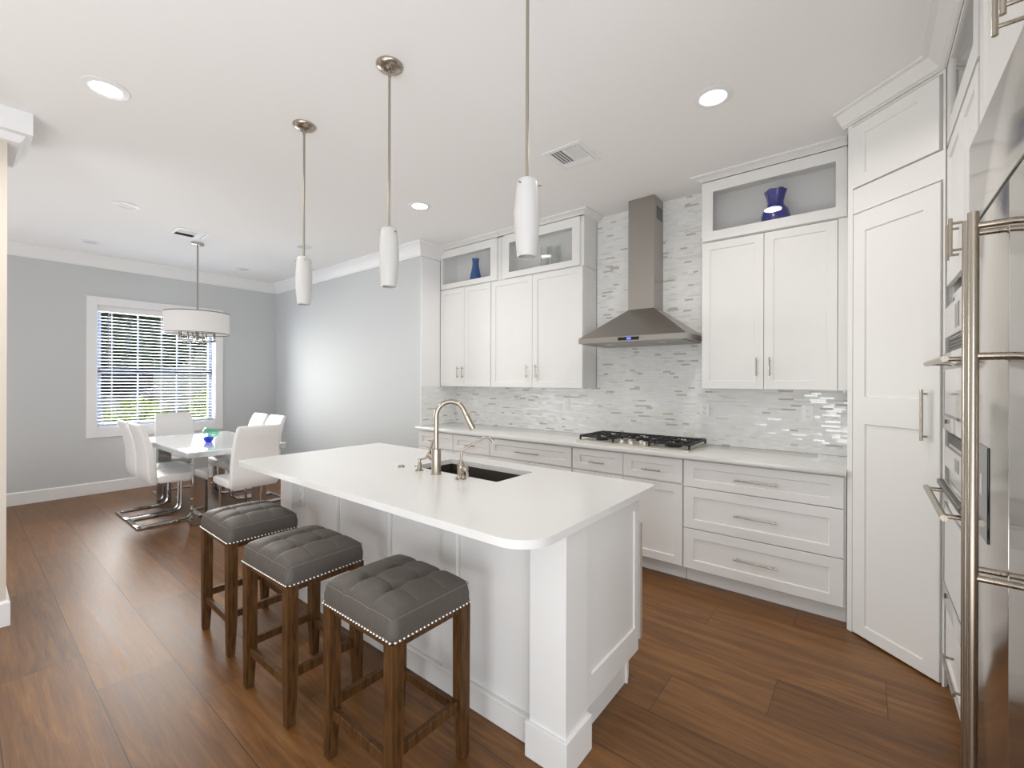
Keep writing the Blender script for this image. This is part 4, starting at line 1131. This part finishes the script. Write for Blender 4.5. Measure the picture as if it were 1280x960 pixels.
# ================================================================== garden outside the window
struct(MB().box(-40, -7.75, -25, 25, -.25, -.15).build('ground', 'grass'))
def leaves(cx, cy, cz, rx, ry, rz_, n, size, rng):
    mb = MB()
    for _ in range(n):
        while True:
            p = Vector((rng.uniform(-1, 1), rng.uniform(-1, 1), rng.uniform(-1, 1)))
            if .55 < p.length < 1: break
        c = Vector((cx + p.x * rx, cy + p.y * ry, cz + p.z * rz_))
        a = Vector((rng.uniform(-1, 1), rng.uniform(-1, 1), rng.uniform(-1, 1))).normalized(); b_ = a.orthogonal().normalized()
        s_ = size * rng.uniform(.6, 1.3)
        mb.quad(c - a * s_, c + b_ * s_ * .45, c + a * s_, c - b_ * s_ * .45)
    return mb
rng = random.Random(4)
def shrub(label, x, y, r, h, mat, n=900, size=.06):
    t_ = thing('garden_shrub', label, 'shrub', (x, y, -.15), 0, 'shrubs outside the window')
    leaves(0, 0, h * .55, r, r, h * .5, n, size, rng).build('foliage', mat, t_, smooth=False)
    st = MB()
    for k in range(5):
        a = 2 * PI * k / 5; st.cyl((0, 0, 0), (r * .4 * math.cos(a), r * .4 * math.sin(a), h * .6), .025, .012, 8)
    st.build('stem', 'bark', t_)
shrub('yellow-green shrub seen through the lower right of the blind', -11.0, 3.55, .60, 1.35, 'leaf_lime')
shrub('yellow-green shrub through the blind, left of the brightest one', -11.6, 2.33, .58, 1.15, 'leaf_lime')
shrub('low mid-green shrub through the middle of the blind', -10.4, 1.25, .52, .85, 'leaf_mid')
shrub('low dark shrub through the lower left of the blind', -11.6, .45, .6, .75, 'leaf_dark')
shrub('dark green shrub through the blind behind the lime shrubs', -13.2, 4.7, .75, 1.6, 'leaf_dark')
def tree(label, x, y, r, h, mat, n=2600):
    t_ = thing('garden_tree', label, 'tree', (x, y, -.15), 0, 'trees outside the window')
    leaves(0, 0, h - r, r, r, r, n, .14, rng).build('crown', mat, t_, smooth=False)
    MB().cyl((0, 0, 0), (0, 0, h - r), .16, .09, 10).build('trunk', 'bark', t_)
tree('dark tree through the upper right of the blind', -16.0, 7.0, 1.9, 5.2, 'leaf_dark')
tree('dark tree through the upper middle of the blind', -15.5, 3.3, 1.7, 5.2, 'leaf_dark')
tree('mid-green tree through the upper left of the blind', -14.5, .2, 1.4, 4.4, 'leaf_mid')
hs = thing('neighbour_house', 'pale neighbouring house glimpsed through the blind', 'house', (-21, 3.2, -.15))
MB().box(-2, 2, -5.5, 5.5, 0, 2.9).build('wall', 'stucco', hs)
MB().prism([(-5.9, 2.9), (5.9, 2.9), (3.2, 4.6), (-3.2, 4.6)], -2.3, 2.3, 'x').build('roof', 'rooftile', hs)
for y in (-3.2, 0.2, 3.4):
    f_ = MB().frame(y - .7, y + .7, .9, 2.3, 0, .05, y - .62, y + .62, .98, 2.22)
    bmesh.ops.transform(f_.bm, matrix=Matrix.Translation((2.06, 0, 0)) @ Matrix.Rotation(PI / 2, 4, 'Z'), verts=f_.bm.verts)
    f_ = f_.build('window_frame', 'trim', hs)
    MB().box(2.005, 2.02, y - .62, y + .62, .98, 2.22).build('pane', 'blackglass', f_)
